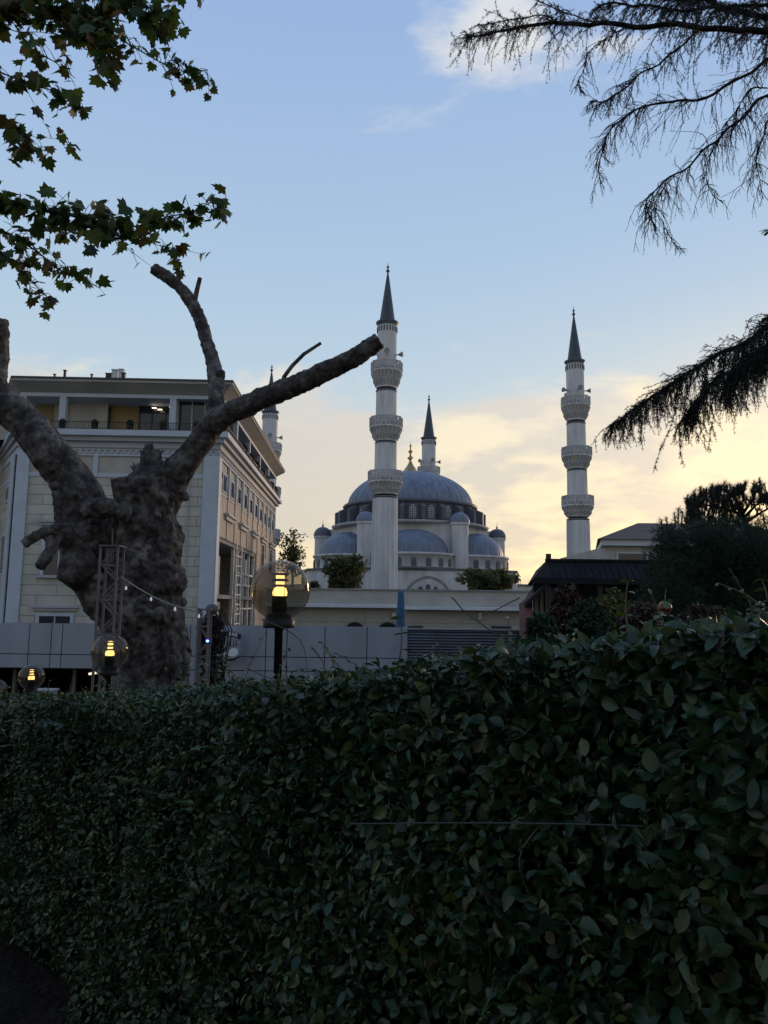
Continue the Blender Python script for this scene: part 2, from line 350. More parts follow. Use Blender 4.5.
# ------------------------------------------------------------------ ground
g = MB()
ys = [-60, -5, 4] + [4+i for i in range(1, 17)] + [24, 60, 200, 800, 2500]
xs = [-2500, -300, -60, -20, -8, -4, 0, 4, 8, 20, 60, 300, 2500]
vs = [(x, y, G(y) + (.03*noise.noise((x*.3, y*.3, 0)) if abs(x) < 10 and y < 20 else 0)) for y in ys for x in xs]
nx = len(xs); g.add(vs, [(j*nx+i, j*nx+i+1, (j+1)*nx+i+1, (j+1)*nx+i) for j in range(len(ys)-1) for i in range(nx-1)], True)
tag(g.build('ground', M['lawn']), kind='structure')
g = MB()                                             # bare soil strip at the foot of the hedge
def hz(s): return 1.47 - .14*s if s < 3 else 1.05 - .115*(s-3)
U = Vector((-.63, .776, 0)).normalized(); N_ = Vector((.776, .63, 0)).normalized(); H0 = Vector((0, 1.50, 0))
pts = []
for i in range(57):
    for j in range(23):
        a = H0 + U*(-3 + i*.25) + N_*(-5 + j*.3); pts.append((a.x, a.y, G(a.y)+.045+.02*noise.noise(a*2.5)))
g.add(pts, [(23*i+j, 23*i+j+1, 23*i+j+24, 23*i+j+23) for i in range(56) for j in range(22)], True)
tag(g.build('soil_bed', M['soil']), kind='structure')
# ------------------------------------------------------------------ hedge
hb = H0 + U*3
hedge = thing('hedge', 'dark green clipped hedge filling the foreground with trailing shoots', 'hedge', (hb.x, hb.y, 0))
def leaf_template(rows=(0, .18, .48, .8, 1), wid=(.06, .46, .62, .44, .08), fold=.2, curl=-.2):
    v = []
    for t, w_ in zip(rows, wid):
        v += [(-w_*.5, t, fold*w_ + curl*t*t), (0, t, curl*t*t), (w_*.5, t, fold*w_ + curl*t*t)]
    f = []
    for i in range(len(rows)-1):
        f += [(3*i, 3*i+1, 3*i+4, 3*i+3), (3*i+1, 3*i+2, 3*i+5, 3*i+4)]
    return np.array(v), np.array(f)
LV, LF = leaf_template()
def hedge_pt(s, q, depth):
    """s along, q along the profile (0 foot of front .. 1 top front edge .. 2 top back edge .. 2.4 down the back)"""
    lump = np.array([noise.noise((a*1.1, b*2.2, 5.0))*.15 + noise.noise((a*3.1, b*5.2, 1.0))*.09 for a, b in zip(s, q)])
    wv = np.where(q < 1, .05*(1-q) + .12*np.clip(q-.85, 0, 1), np.where(q < 2, .02 + 1.2*(q-1), 1.22 + .05*(q-2)))
    top = np.where(s < 3, 1.43-.117*s, 1.08-.115*(s-3)) + .085*np.clip(.5-s, 0, 1.0)
    gy = -0.175*(np.clip(1.35+.776*s, 4, 20)-4)
    zz = np.where(q < 1, gy + (top-gy)*np.minimum(q, .98), np.where(q < 2, top - .035*np.abs(q-1.5), top - (q-2)*1.6))
    nw = np.where(q < .93, -1.0, np.where(q < 1.1, -.6, np.where(q < 1.9, 0.0, .8)))
    nz_ = np.where(q < .93, .12, np.where(q < 1.1, .7, np.where(q < 1.9, 1.0, .5)))
    off = lump*np.where(q > .93, .35, 1.0) - depth
    wv = wv + nw*off; zz = zz + nz_*off
    pos = np.array(H0)[None] + np.array(U)[None]*s[:, None] + np.array(N_)[None]*wv[:, None]
    pos[:, 2] = zz
    nrm = np.array(N_)[None]*nw[:, None]; nrm[:, 2] = nz_
    return pos, nrm
NL = 250000
u = rng.random(NL)
s = -1.15 + 11*u**2.0
q = np.where(rng.random(NL) < .55, rng.random(NL)**.8*1.0, 1 + rng.random(NL)*1.3)
depth = rng.exponential(.06, NL) - .01
gap = np.array([noise.noise((a*2.6, b*6.0, 9.0)) + .6*noise.noise((a*8, b*16, 3.0)) for a, b in zip(s, q)])
keep = (gap > -.25) | (rng.random(NL) < .5) | (q > .95)
s, q, depth = s[keep], q[keep], depth[keep]; NL = len(s)
pos, nr = hedge_pt(s, q, depth)
rnd = rng.normal(size=(NL, 3))
clump = np.array([noise.noise_vector((p[0]*5, p[1]*5, p[2]*5)) for p in pos])
nrm = nr*.30 + rnd*.62 + clump*.6 + np.array([0, 0, .45])
ax = rng.normal(size=(NL, 3))*1.0 + nr*.35 + np.array([0, 0, .1]) + np.array(U)*.2
size = rng.uniform(.013, .031, NL)*(1 + .45*np.clip((s-1.5)/3, 0, 1) + .12*np.clip((.9-s)/1.2, 0, 1))
sz = np.stack([size*rng.uniform(.65, 1.2, NL), size, size*rng.uniform(-.8, 2.6, NL)], 1)
V, F = inst(LV, LF, pos, nrm, ax, sz)
arr_mesh('foliage', V, F, M['hedgeleaf'], hedge, True)
# dark core shell added inside, its near-black colour stands for shade between leaves
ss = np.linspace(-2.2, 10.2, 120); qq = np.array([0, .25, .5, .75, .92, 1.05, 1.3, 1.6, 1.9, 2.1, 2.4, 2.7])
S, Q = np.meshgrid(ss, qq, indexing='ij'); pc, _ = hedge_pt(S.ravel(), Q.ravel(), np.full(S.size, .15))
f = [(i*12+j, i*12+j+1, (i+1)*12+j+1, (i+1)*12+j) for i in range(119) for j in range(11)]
arr_mesh('dark_core', pc, np.array(f), M['hedgecore'], hedge, True)
# shoots: thin arching stems carrying leaves
st = MB(); sl_p, sl_n, sl_a, sl_s = [], [], [], []
def shoot(a, d, L, r=.003, droop=.5, nl=10, lf=.04, bare=False):
    a = Vector(a); d = Vector(d).normalized(); pts = []; p = a.copy(); k = 9
    for i in range(k):
        pts.append(p.copy()); d = (d + Vector((random.gauss(0,.1), random.gauss(0,.1), -droop/k + random.gauss(0,.06)))).normalized(); p = p + d*L/k
    st.tube(pts, [r*(1-.6*i/(k-1)) for i in range(k)], 5, cap=False)
    if bare: return
    for j in range(nl):
        t = (j+1)/nl*(k-1); i = min(int(t), k-2); q_ = pts[i].lerp(pts[i+1], t-i); dd = (pts[i+1]-pts[i]).normalized()
        for sg in (-1, 1):
            sd_ = dd.cross(Vector((0,0,1))).normalized()*sg
            sl_p.append(q_); sl_n.append(Vector((random.gauss(0,.4), random.gauss(0,.4), 1))); sl_a.append(dd*.5 + sd_ + Vector((0,0,random.uniform(-.3,.5)))); sl_s.append(lf*random.uniform(.5, 1.1)*(1-.35*j/nl))
for i in range(340):
    s0 = -1.4 + 11*random.random()**1.6
    q0 = random.uniform(.35, 2.0)
    p0, n0 = hedge_pt(np.array([s0]), np.array([q0]), np.array([.06]))
    d = Vector(n0[0])*.9 + Vector((random.gauss(0,.6), random.gauss(0,.4), random.uniform(.1,.7)))
    shoot(p0[0], d, random.uniform(.10, .26), .0020, random.uniform(.2, 1.4), random.randint(5, 9), random.uniform(.018, .030))
for i in range(70):                                   # long loose runners over the face and top
    s0 = .6 + 8*random.random()**1.3; q0 = random.uniform(.25, .95) if i < 58 else 1.5; p0, n0 = hedge_pt(np.array([s0]), np.array([q0]), np.array([.02]))
    d = Vector(n0[0])*.35 + U*random.choice((-1, 1))*random.uniform(.3, 1) + Vector((0, 0, random.uniform(-.2, .6)))
    shoot(p0[0], d, random.uniform(.22, .42), .0015, random.uniform(.5, 1.5), random.randint(6, 12), random.uniform(.018, .028))
for i in range(75):                                   # upright sprigs along the far top edge
    s0 = -.6 + 5.5*random.random(); p0, n0 = hedge_pt(np.array([s0]), np.array([random.uniform(1.6, 2.0)]), np.array([.03]))
    shoot(p0[0], (random.gauss(0,.4), random.gauss(0,.3), 1), random.uniform(.06, .15), .0022, .2, 6, .026)
def smooth(pts, n_=6):
    out = []
    for i in range(len(pts)-1):
        p0, p1, p2, p3 = pts[max(i-1,0)], pts[i], pts[i+1], pts[min(i+2, len(pts)-1)]
        for k in range(n_):
            t = k/n_; out.append(.5*((2*p1)+(p2-p0)*t+(2*p0-5*p1+4*p2-p3)*t*t+(3*p1-p0-3*p2+p3)*t*t*t))
    return out+[pts[-1]]
def px_tube(pxs, r, seg=6):
    c_ = smooth([P(*q_) for q_ in pxs], 5); c_ = [p + Vector(noise.noise_vector(p*14))*.008 for p in c_]
    MB().tube(c_, [r*.8*(1-.6*i/len(c_)) for i in range(len(c_))], seg, cap=False).build('shoot', M['stem'], hedge, world=True)
px_tube([(452, 598, 3.0), (478, 622, 2.95), (520, 645, 2.9), (572, 668, 2.8)], .004)
px_tube([(520, 597, 2.7), (492, 612, 2.75), (468, 620, 2.8)], .003)
px_tube([(437, 652, 2.6), (446, 668, 2.6), (455, 690, 2.5)], .005)
px_tube([(312, 648, 3.3), (322, 662, 3.3), (330, 680, 3.2)], .005)
px_tube([(262, 560+60, 3.6), (300, 640, 3.6), (310, 690, 3.5)], .004)
px_tube([(246, 668, 3.6), (300, 690, 3.3), (360, 715, 2.9), (420, 735, 2.5), (455, 752, 2.3)], .004)
px_tube([(486, 760, 1.5), (520, 752, 1.45), (565, 760, 1.4), (620, 778, 1.35), (660, 800, 1.3)], .003)
px_tube([(545, 820, 1.2), (520, 860, 1.2), (535, 905, 1.2)], .0022)
px_tube([(680, 975, 1.1), (700, 955, 1.1), (725, 953, 1.1), (745, 965, 1.1)], .0028)
px_tube([(590, 790, 1.35), (584, 762, 1.37), (600, 750, 1.4)], .003)
px_tube([(640, 700, 1.7), (700, 680, 1.6), (768, 650, 1.5)], .0035)
px_tube([(150, 842, 2.75), (190, 842, 2.55), (245, 842, 2.3)], .0025)
st.build('sprays', M['stem'], hedge, world=True)
V, F = inst(LV, LF, np.array(sl_p), np.array(sl_n), np.array(sl_a), np.stack([np.array(sl_s)*1.0]*3, 1))
arr_mesh('shoot_leaves', V, F, M['newleaf'], hedge, True)
wr = MB(); wr.tube([P(350, 824, 1.36), P(430, 823, 1.28), P(500, 823, 1.2), P(570, 824, 1.12), P(640, 826, 1.04), P(790, 836, .88)], .0013, 5, cap=False)
tag(wr.build('garden_wire', M['wire']), 'thin taut wire stretched along the face of the hedge', 'wire')
# ------------------------------------------------------------------ globe lamps
def make_lamp():
    t = thing('globe_lamp', '', 'street lamp')
    MB().lathe([(.05, -2.3), (.05, -2.2), (.034, -2.15), (.034, -.33), (.04, -.33), (.04, -.31)], 16).build('pole', M['blackm'], t)
    MB().lathe([(.0, -.315), (.125, -.31), (.13, -.30), (.13, -.245), (.118, -.235), (.10, -.20), (.06, -.185), (.06, -.17)], 32).build('base_collar', M['blackm'], t)
    MB().lathe([(.0, -.19), (.06, -.188), (.066, -.10), (.066, -.052), (0, -.05)], 24).build('lamp_holder', M['blackm'], t)
    lv = MB()
    for z in (.035, .083, .135):
        lv.lathe([(.0, z), (.055, z), (.073, z-.010), (.074, z-.002), (.055, z+.010), (0, z+.011)], 28)
    for k in range(4):
        a = PI/4+PI/2*k; c_, s_ = math.cos(a)*.062, math.sin(a)*.062
        lv.bar((c_, s_, -.055), (c_, s_, .14), .004)
    lv.build('louvre_stack', M['darkmet'], t)
    b = MB(); b.lathe([(.058, -.048), (.062, -.02), (.052, .012), (.03, .027), (0, .028)], 24)
    for z in (.045, .095): b.lathe([(0, z), (.036, z), (.036, z+.025), (0, z+.026)], 20)
    b.build('bulb', M['glow'], t)
    pl_ = bpy.data.lights.new('bulb_light', 'POINT'); pl_.energy = 2.5; pl_.color = (1, .68, .32); pl_.shadow_soft_size = .05
    po = bpy.data.objects.new('bulb_light', pl_); COL.objects.link(po); po.parent = t; po.location = (0, 0, .17)
    gb = MB(); gb.lathe([(.2495*math.sin(PI*k/28), -.2495*math.cos(PI*k/28)) for k in range(4, 29)], 48)
    gb.build('globe', M['glass'], t)
    return t
lamp0 = make_lamp()
lamps = [(280, 590, 6.16, 'large smoked glass globe lamp, highest of the row, beside the bar sign'),
         (110, 652, 10.27, 'smoked globe lamp glowing in front of the timber lattice post and tree'),
         (31.5, 677, 15.0, 'small globe lamp in front of the dark bar opening, beside a grey cabinet'),
         (-3, 690, 18.6, 'farthest globe lamp of the row, cut off by the photo edge')]
for i, (px, py, Y, lb) in enumerate(lamps):
    o = lamp0 if i == 0 else copy_tree(lamp0)
    o.location = P(px, py, Y); o['label'] = lb; o['group'] = 'globe lamps stepping down the slope'; o.rotation_euler.z = i*.5
# ------------------------------------------------------------------ pollarded plane tree
TY = 14.0
tb = P(150, 690, TY); TREE = thing('plane_tree', 'massive old pollarded plane tree with burred trunk and sawn bare limbs', 'tree', (tb.x, tb.y, G(TY)))
K = TY/739
def limb(b, pts, seg=14, wob=.12):
    """pts: (px, py, radius px, depth offset)"""
    P3 = [P(a, c, TY + d) for a, c, r, d in pts]; R = [r*K for a, c, r, d in pts]
    out_p, out_r = [], []
    for i in range(len(P3)-1):
        p0 = P3[max(i-1, 0)]; p1 = P3[i]; p2 = P3[i+1]; p3 = P3[min(i+2, len(P3)-1)]
        nseg = max(2, int((p2-p1).length/.12))
        for k in range(nseg):
            t = k/nseg; t2 = t*t; t3 = t2*t
            out_p.append(.5*((2*p1) + (p2-p0)*t + (2*p0-5*p1+4*p2-p3)*t2 + (3*p1-p0-3*p2+p3)*t3)); out_r.append(R[i]*(1-t)+R[i+1]*t)
    out_p.append(P3[-1]); out_r.append(R[-1])
    out_p = [p + Vector(noise.noise_vector(p*1.3))*r_*wob*1.5 for p, r_ in zip(out_p, out_r)]
    out_r = [r_*(1+wob*noise.noise(p*2.7)) for p, r_ in zip(out_p, out_r)]
    b.tube(out_p, out_r, seg)
b = MB()
limb(b, [(152, 812, 62, 0), (152, 740, 48, 0), (150, 690, 41, 0), (148, 640, 38, 0), (146, 600, 36, 0), (146, 560, 33, 0), (146, 520, 31, 0), (151, 486, 27, 0), (166, 474, 20, 0)], 26, .16)
limb(b, [(150, 520, 26, 0), (165, 487, 20, 0), (180, 468, 15, -.1), (198, 444, 12.5, -.2), (216, 422, 12, -.4), (245, 406, 11, -.6), (290, 388, 10, -.9), (336, 367, 9.5, -1.2), (360, 354, 9, -1.3), (379, 341, 8, -1.4)], 16, .08)
limb(b, [(212, 425, 9, -.35), (217, 400, 9, -.3), (216, 376, 8.2, -.1), (208, 345, 7.2, .1), (198, 315, 6.5, .3), (184, 292, 6.4, .4), (168, 278, 6.6, .5), (153, 268, 6.8, .5)], 12, .12)
limb(b, [(150, 660, 30, 0), (128, 610, 34, .1), (106, 572, 34, .2), (92, 540, 31, .2), (82, 505, 25, .1), (69, 476, 21, 0), (47, 448, 18.5, -.2), (22, 420, 17.5, -.3), (0, 400, 17, -.4), (-25, 378, 17, -.5), (-60, 352, 16, -.6), (-100, 310, 13, -.7), (-130, 250, 11, -.8)], 20, .1)
limb(b, [(-2, 402, 12, -.5), (-3, 380, 9, -.5), (1, 350, 8, -.6), (2, 334, 7.5, -.65), (1, 320, 7, -.7)], 12, .1)
limb(b, [(95, 560, 24, -.2), (78, 572, 18, -.4), (66, 584, 10, -.5)], 12, .2)     # burr on the left
limb(b, [(86, 512, 9, -.7), (105, 507, 8, -.8), (128, 514, 8, -.7)], 10, .2)
limb(b, [(124, 505, 12, -.4), (123, 490, 10.5, -.45), (121, 478, 10.5, -.5)], 10, .1)  # short sawn stub
limb(b, [(74, 545, 8, -.5), (66, 530, 6.5, -.7), (52, 529, 5.2, -.9), (38, 535, 4.8, -1.0), (23, 545, 4.8, -1.1)], 10, .12)
limb(b, [(72, 545, 8, -.5), (60, 537, 6, -.7), (50, 552, 5.4, -.9), (39, 568, 5.0, -1.0)], 10, .12)
limb(b, [(50, 548, 3.4, -.8), (47, 539, 2.4, -.95)], 8, .1)
limb(b, [(218, 372, 6, -.1), (221, 376, 5, -.3)], 8, .1)
# jagged torn top of the trunk
for a in [(150, 492, 17, 150, 444), (146, 478, 9, 158, 450), (160, 495, 14, 165, 462), (140, 500, 15, 140, 464), (155, 495, 12, 158, 455), (168, 490, 12, 176, 474), (133, 505, 12, 130, 488), (147, 490, 10, 144, 458)]:
    limb(b, [(a[0], a[1], a[2], 0), ((a[0]+a[3])/2, (a[1]+a[4])/2, a[2]*.62, 0), (a[3], a[4], 3.2, random.uniform(-.2,.2))], 9, .3)
# burrs over the trunk
for i in range(60):
    py = random.uniform(490, 690); hw = 40 if py > 560 else 34; px = 150 + random.uniform(-1, 1)*hw
    d = -math.sqrt(max(0, 1-((px-150)/hw)**2))*hw*K
    c = P(px, py, TY+d); r_ = random.uniform(.03, .075)
    b.lathe([(r_*math.sin(PI*k/6)*1.0, -r_*1.2*math.cos(PI*k/6)) for k in range(7)], 8, c)
for i in range(50):
    t = random.random(); px = 120 - 45*t + random.gauss(0, 8); py = 610 - 120*t + random.gauss(0, 10)
    c = P(px, py, TY + random.uniform(-.55, -.3)); r_ = random.uniform(.04, .12)
    b.lathe([(r_*math.sin(PI*k/6), -r_*math.cos(PI*k/6)) for k in range(7)], 8, c)
trunk = b.build('trunk', M['bark'], TREE, world=True)
rm = trunk.modifiers.new('r', 'REMESH'); rm.mode = 'VOXEL'; rm.voxel_size = .03; rm.use_smooth_shade = True
dg = bpy.context.evaluated_depsgraph_get(); ev = trunk.evaluated_get(dg); me = bpy.data.meshes.new_from_object(ev)
nv = len(me.vertices); co = np.empty(nv*3, np.float32); no_ = np.empty(nv*3, np.float32)
me.vertices.foreach_get('co', co); me.vertices.foreach_get('normal', no_); co = co.reshape(-1, 3); no_ = no_.reshape(-1, 3)
TL = np.array(TREE.location)
for i in range(nv):
    p = Vector(co[i]); wx = (TL + co[i])[0]
    on_trunk = min(1.0, max(0.12, 1 - abs(co[i][0]+.05)/1.35)) if co[i][2] < 5.5 else .15
    pv_ = Vector((p.x*6.5, p.y*6.5, p.z*1.7)) + Vector(noise.noise_vector(p*1.5))*1.2; v_ = on_trunk*(.07*noise.fractal(p*2.0, 1.0, 2.0, 4) + .13*(abs(noise.noise(pv_))-.25) + .05*noise.fractal(p*7.5, .8, 2.0, 5)) + .022*noise.fractal(p*10, .8, 2.0, 4)
    co[i] += no_[i]*v_
me.vertices.foreach_set('co', co.ravel()); me.update(); me.polygons.foreach_set('use_smooth', np.ones(len(me.polygons), bool))
tt = MB()
for bx_, by_, tx_, ty_, rr_ in ((150, 462, 152, 441, 5), (144, 465, 143, 450, 4.5), (157, 466, 160, 449, 4.5), (163, 472, 168, 458, 4), (136, 476, 133, 464, 4), (153, 458, 149, 446, 3), (171, 478, 177, 468, 4), (128, 486, 125, 478, 3.5)):
    for dd_ in (-.25, .1):
        tt.tube([P(bx_, by_+12, TY+dd_), P(bx_+random.uniform(-2,2), (by_+ty_)/2+2, TY+dd_), P(tx_+random.uniform(-3,3), ty_+random.uniform(-2,3), TY+dd_)], [rr_*K*1.2, rr_*K*.8, .012], 5, smooth=False)
tt.build('torn_wood', M['bark'], TREE, world=True)
me.materials.clear(); me.materials.append(M['bark']); trunk.modifiers.clear(); trunk.data = me
def px_branch(pxs, rs, name, m, parent, seg=8):
    return MB().tube([P(*q_) for q_ in pxs], rs, seg).build(name, m, parent, world=True)
px_branch([(282, 386, 13.1), (284, 377, 13.1), (292, 366, 13.1), (304, 354, 13.1), (321, 343, 13.1)], [.045, .04, .038, .036, .03], 'side_branch', M['bark'], TREE)
px_branch([(194, 303, 14.3), (197, 290, 14.3), (200, 278, 14.3)], [.06, .05, .045], 'side_branch', M['bark'], TREE)
# ------------------------------------------------------------------ lattice posts, cable, lights
def lattice(name, label, px0, px1, ytop, Y, npan):
    a = P(px0, ytop, Y); b_ = P(px1, ytop, Y); w_ = b_.x - a.x; g_ = G(Y)
    t = thing(name, label, 'lattice post', ((a.x+b_.x)/2, Y, g_), group='timber lattice posts by the tree')
    H = a.z - g_; h = w_/2
    for sx in (-1, 1):
        for sy in (-1, 1):
            MB().box(sx*h-.018, sx*h+.018, sy*h-.018, sy*h+.018, 0, H).build('upright', M['oldwood'], t, bevel=.004)
    for sy in (-1, 1):
        m_ = MB()
        for k in range(npan):
            z0 = H*k/npan; z1 = H*(k+1)/npan; sg = 1 if k % 2 else -1
            m_.bar((-h*sg, sy*(h-.03), z0), (h*sg, sy*(h-.03), z1), .02, .02)
            if k % 2 == 0: m_.bar((-h, sy*(h-.03), z1-.02), (h, sy*(h-.03), z1-.02), .03, .03)
        m_.build('lacing', M['oldwood'], t)
    MB().box(-h-.03, h+.03, -h-.03, h+.03, H, H+.025).build('cap', M['oldwood'], t)
    return t
lattice('lattice_post', 'taller grey timber lattice post standing before the trunk behind a lamp', 104, 121, 547, 12.0, 14)
MB_ = MB().tube([P(112, 547, 12), P(112.5, 528, 12)], .012, 6); mast = MB_.build('rod', M['iron']); tag(mast, 'thin rod rising from the top of the taller lattice post', 'rod')
lattice('lattice_post', 'shorter slender lattice post at the edge of the trunk with blue light', 200, 210, 610, 12.0, 12)
sl = thing('string_lights', 'pale cable of small lights strung between the two lattice posts', 'string lights', P(160, 600, 11.8))
cp = [P(121, 577, 11.8)] + [P(121+82*t, 577+36*t+6*math.sin(PI*t)*1.0, 11.8) for t in (.1,.2,.3,.4,.5,.6,.7,.8,.9)] + [P(203, 613, 11.8)]
MB().tube(cp, .011, 6).build('cable', M['cable'], sl, world=True)
for px, py in ((126, 588), (151, 599), (175, 609), (199, 616)):
    c = P(px, py, 11.75); m_ = MB(); m_.lathe([(.0, -.035), (.016, -.028), (.02, -.01), (.014, .015), (.01, .03)], 10, c)
    bb = m_.build('bulb', M['pearl'], sl, world=True)
    MB().tube([c+Vector((0,0,.03)), c+Vector((0,.02,.13))], .006, 5).build('socket', M['iron'], bb, world=True)
ld = thing('led_light', 'tiny bright blue led light fixed to the slender lattice post', 'light', P(207.5, 641, 11.7))
MB().lathe([(0, -.02), (.02, -.012), (.024, 0), (.014, .016), (0, .02)], 12).build('lens', M['led'], ld)
MB().box(-.05, .05, .03, .09, -.04, .04).build('housing', M['iron'], ld)
fl = thing('floodlight', 'grey hooded floodlight above dry vines beside the slender lattice post', 'floodlight', P(212, 610, 12.2))
MB().lathe([(.04, -.06), (.07, -.06), (.11, .0), (.10, .05), (.06, .09), (0, .10)], 16, sx=1, sy=.8).build('hood', M['oldwood'], fl)
MB().lathe([(0, -.02), (.06, -.02), (.07, .0)], 14, (.03, -.07, -.05)).build('lens', M['pane'], fl)
MB().tube([(0,0,-.06), (-.05,0,-.6), (-.06,0,-3.6)], .02, 6).build('stand', M['iron'], fl)
# dry vine clump
def cloud(cen, rad, num, shell=.5):
    d = rng.normal(size=(num, 3)); d /= np.linalg.norm(d, axis=1, keepdims=True)
    r_ = rng.random(num)**shell
    return np.array(cen) + d*r_[:, None]*np.array(rad), d
c0 = P(215, 636, 12.4); vine = thing('dry_vine', 'brown withered climbing vine clump hanging beside the bar sign', 'vine', (c0.x, c0.y, G(12.4)))
ps, ds = [], []
for px, py, r_ in ((214, 625, .13), (211, 640, .17), (217, 648, .12), (210, 655, .18), (219, 640, .08), (206, 630, .1), (211, 675, .2)):
    a_, d_ = cloud(P(px, py, 12.4), (r_, .16, r_*1.35), 330); ps.append(a_); ds.append(d_)
ps = np.concatenate(ps); ds = np.concatenate(ds)
V, F = inst(LV, LF, ps, ds+rng.normal(size=ps.shape)*.7, rng.normal(size=ps.shape)+[0,0,-.8], rng.uniform(.05,.1,(len(ps),1))*np.array([[1,1,2]]))
arr_mesh('foliage', V, F, M['drywood'], vine)
vs_m = MB()
for k in range(10):
    x = random.uniform(-.2, .2); vs_m.tube([c0+Vector((x,random.uniform(-.1,.1),-3.0)), c0+Vector((x*1.2+random.gauss(0,.06),0,-.9)), c0+Vector((x+random.gauss(0,.12),0,.1)), c0+Vector((x*.6,0,.45))], [.02,.014,.01,.006], 5)
vs_m.build('stems', M['darkbark'], vine, world=True)
# ------------------------------------------------------------------ bar building with panel fascia and louvre screen
BY = 22.0
A = P(-60, 622, BY); B = P(403, 627, BY); zt = P(200, 625, BY).z; zb_ = P(60, 668.5, BY).z; gz = -2.8
bar = thing('bar_building', 'flat grey panelled bar front with dark open ground floor beneath', 'building', (A.x, BY, gz))
x0 = 0; x1 = B.x - A.x; zt -= gz; zb_ -= gz; xm = P(121, 650, BY).x - A.x
fa = MB(); jn = MB()
edges = [P(q_, 640, BY).x - A.x for q_ in (-60, -20, 29, 51, 62, 99, 150, 190, 222, 266, 287, 325, 367, 403)]
zj = P(100, 655, BY).z - gz
for a, b_ in zip(edges[:-1], edges[1:]):
    for z0, z1 in ((zb_, zj), (zj, zt)):
        fa.box(a+.012, b_-.012, 0, .06, z0+.012, z1-.012)
        if a >= xm-.01 and z0 == zb_: fa.box(a+.012, b_-.012, 0, .06, 0, z0-.012)
fa.build('fascia_panels', M['panel'], bar, bevel=.006)
MB().box(x0, x1, .062, .3, zb_, zt-.004).build('backing', M['seam'], bar)
MB().box(xm, x1, .062, .3, 0, zb_).build('lower_backing', M['seam'], bar)
MB().box(x0, x1, .3, 7.4, zt-.45, zt-.4).build('roof', M['panel'], bar)
MB().box(x0, x1, 7.2, 7.38, 0, zt-.46).build('back_wall', M['darkin'], bar)
MB().box(x0-.15, x0, 0, 7.4, 0, zt-.42).build('side_wall', M['darkin'], bar)
MB().box(x1-.1, x1+.1, .31, 7.4, 0, zt-.46).build('side_wall', M['darkin'], bar)
MB().box(x0, xm, .3, 7.2, zb_-.06, zb_).build('ceiling_panel', M['darkin'], bar)
for px in (74, 14): c = P(px, 680, BY+1.5); MB().box(c.x-A.x-.05, c.x-A.x+.05, 1.5, 1.6, 0, zb_-.06).build('post', M['concrete'], bar)
c = P(95, 673, BY+.4); tl = MB().tube([(c.x-A.x-.22, .5, c.z-gz-.04), (c.x-A.x+.25, .5, c.z-gz+.04)], .035, 8); tl.build('tube_light', M['coolglow'], bar)
for px in (10, 48, 105):                              # bar furniture in the dark opening
    c = P(px, 700, BY+3); MB().box(c.x-A.x-.7, c.x-A.x+.7, 3, 3.6, 0, 1.05).build('counter', M['darkin'], bar)
lo = P(403, 628, 21.9); hi_ = P(526, 671, 21.9)
ls = thing('louvre_screen', 'grey horizontal louvre screen between the panel wall and dark pavilion', 'screen', (lo.x, 21.9, gz))
W = hi_.x - lo.x; zt2 = P(460, 629, 21.9).z - gz; z_ = .4; lv = MB()
while z_ < zt2 - .06:
    lv.slab([(.13, 0, z_), (.13, .06, z_+.05), (.13, .065, z_+.043), (.13, .006, z_-.008)], (W-.2, 0, 0)); z_ += .083
lv.build('slats', M['louvre'], ls)
fr = MB(); fr.box(-.02, .13, -.03, .12, 0, zt2+.03); fr.box(W-.07, W, -.03, .12, 0, zt2); fr.box(.13, W-.07, -.02, .10, zt2-.03, zt2+.01); fr.build('frame', M['panel'], ls)
MB().box(.13, W-.07, .13, .15, 0, zt2-.03).build('backing', M['seam'], ls)
# the bar sign
scn = P(227.5, 647, 21.6)
sg = thing('bar_sign', 'shield-shaped bar sign with dark ribbon lettering on grey panels', 'sign', scn)
ps_ = 21.6/739
def sp_(x, y, d=0): return ((x)*ps_, d, -(y)*ps_)
out = [(-13, -15), (-6, -17), (2, -17.5), (9, -16), (13.5, -14), (13, -4), (13.5, 6), (12, 12), (4, 15), (-6, 15.5), (-14, 12), (-15, 4), (-13, -4)]
MB().slab([sp_(a, b_) for a, b_ in out], (0, .05, 0)).build('board', M['board'], sg)
rb = [(-12.5, -12.5), (-6, -14.8), (1, -15.3), (8, -14.2), (13, -12.2), (12.4, -7.4), (7, -9.4), (0, -10.4), (-6, -10), (-12, -8)]
MB().slab([sp_(a, b_, -.012) for a, b_ in rb], (0, .010, 0)).build('ribbon', M['ink'], sg)
emb = MB()
for sgn in (-1, 1):                                   # two pale curled wings at the foot
    pts = [(0, 6), (3*sgn, 2.5), (7*sgn, .8), (11*sgn, 2.2), (12*sgn, 5.5), (9.5*sgn, 8.8), (5*sgn, 9.0), (1.5*sgn, 8.2)]
    if sgn < 0: pts = pts[::-1]
    emb.slab([sp_(a-1, b_, -.014) for a, b_ in pts], (0, .010, 0))
emb.build('wing_emblem', M['letters'], sg)
r2 = [(-13.5, 8.5), (-8, 10.8), (-1, 11.6), (6, 11), (12, 8), (12.5, 10), (6, 13.4), (-1, 14), (-8, 13.4), (-14, 11)]
MB().slab([sp_(a, b_, -.012) for a, b_ in r2], (0, .010, 0)).build('scroll', M['ink'], sg)
gr = MB()
for k in range(7): gr.box((-9+k*2.9)*ps_, (-8.2+k*2.9)*ps_, -.006, 0, .5*ps_, 7.2*ps_)
gr.build('relief_lines', M['ink'], sg)
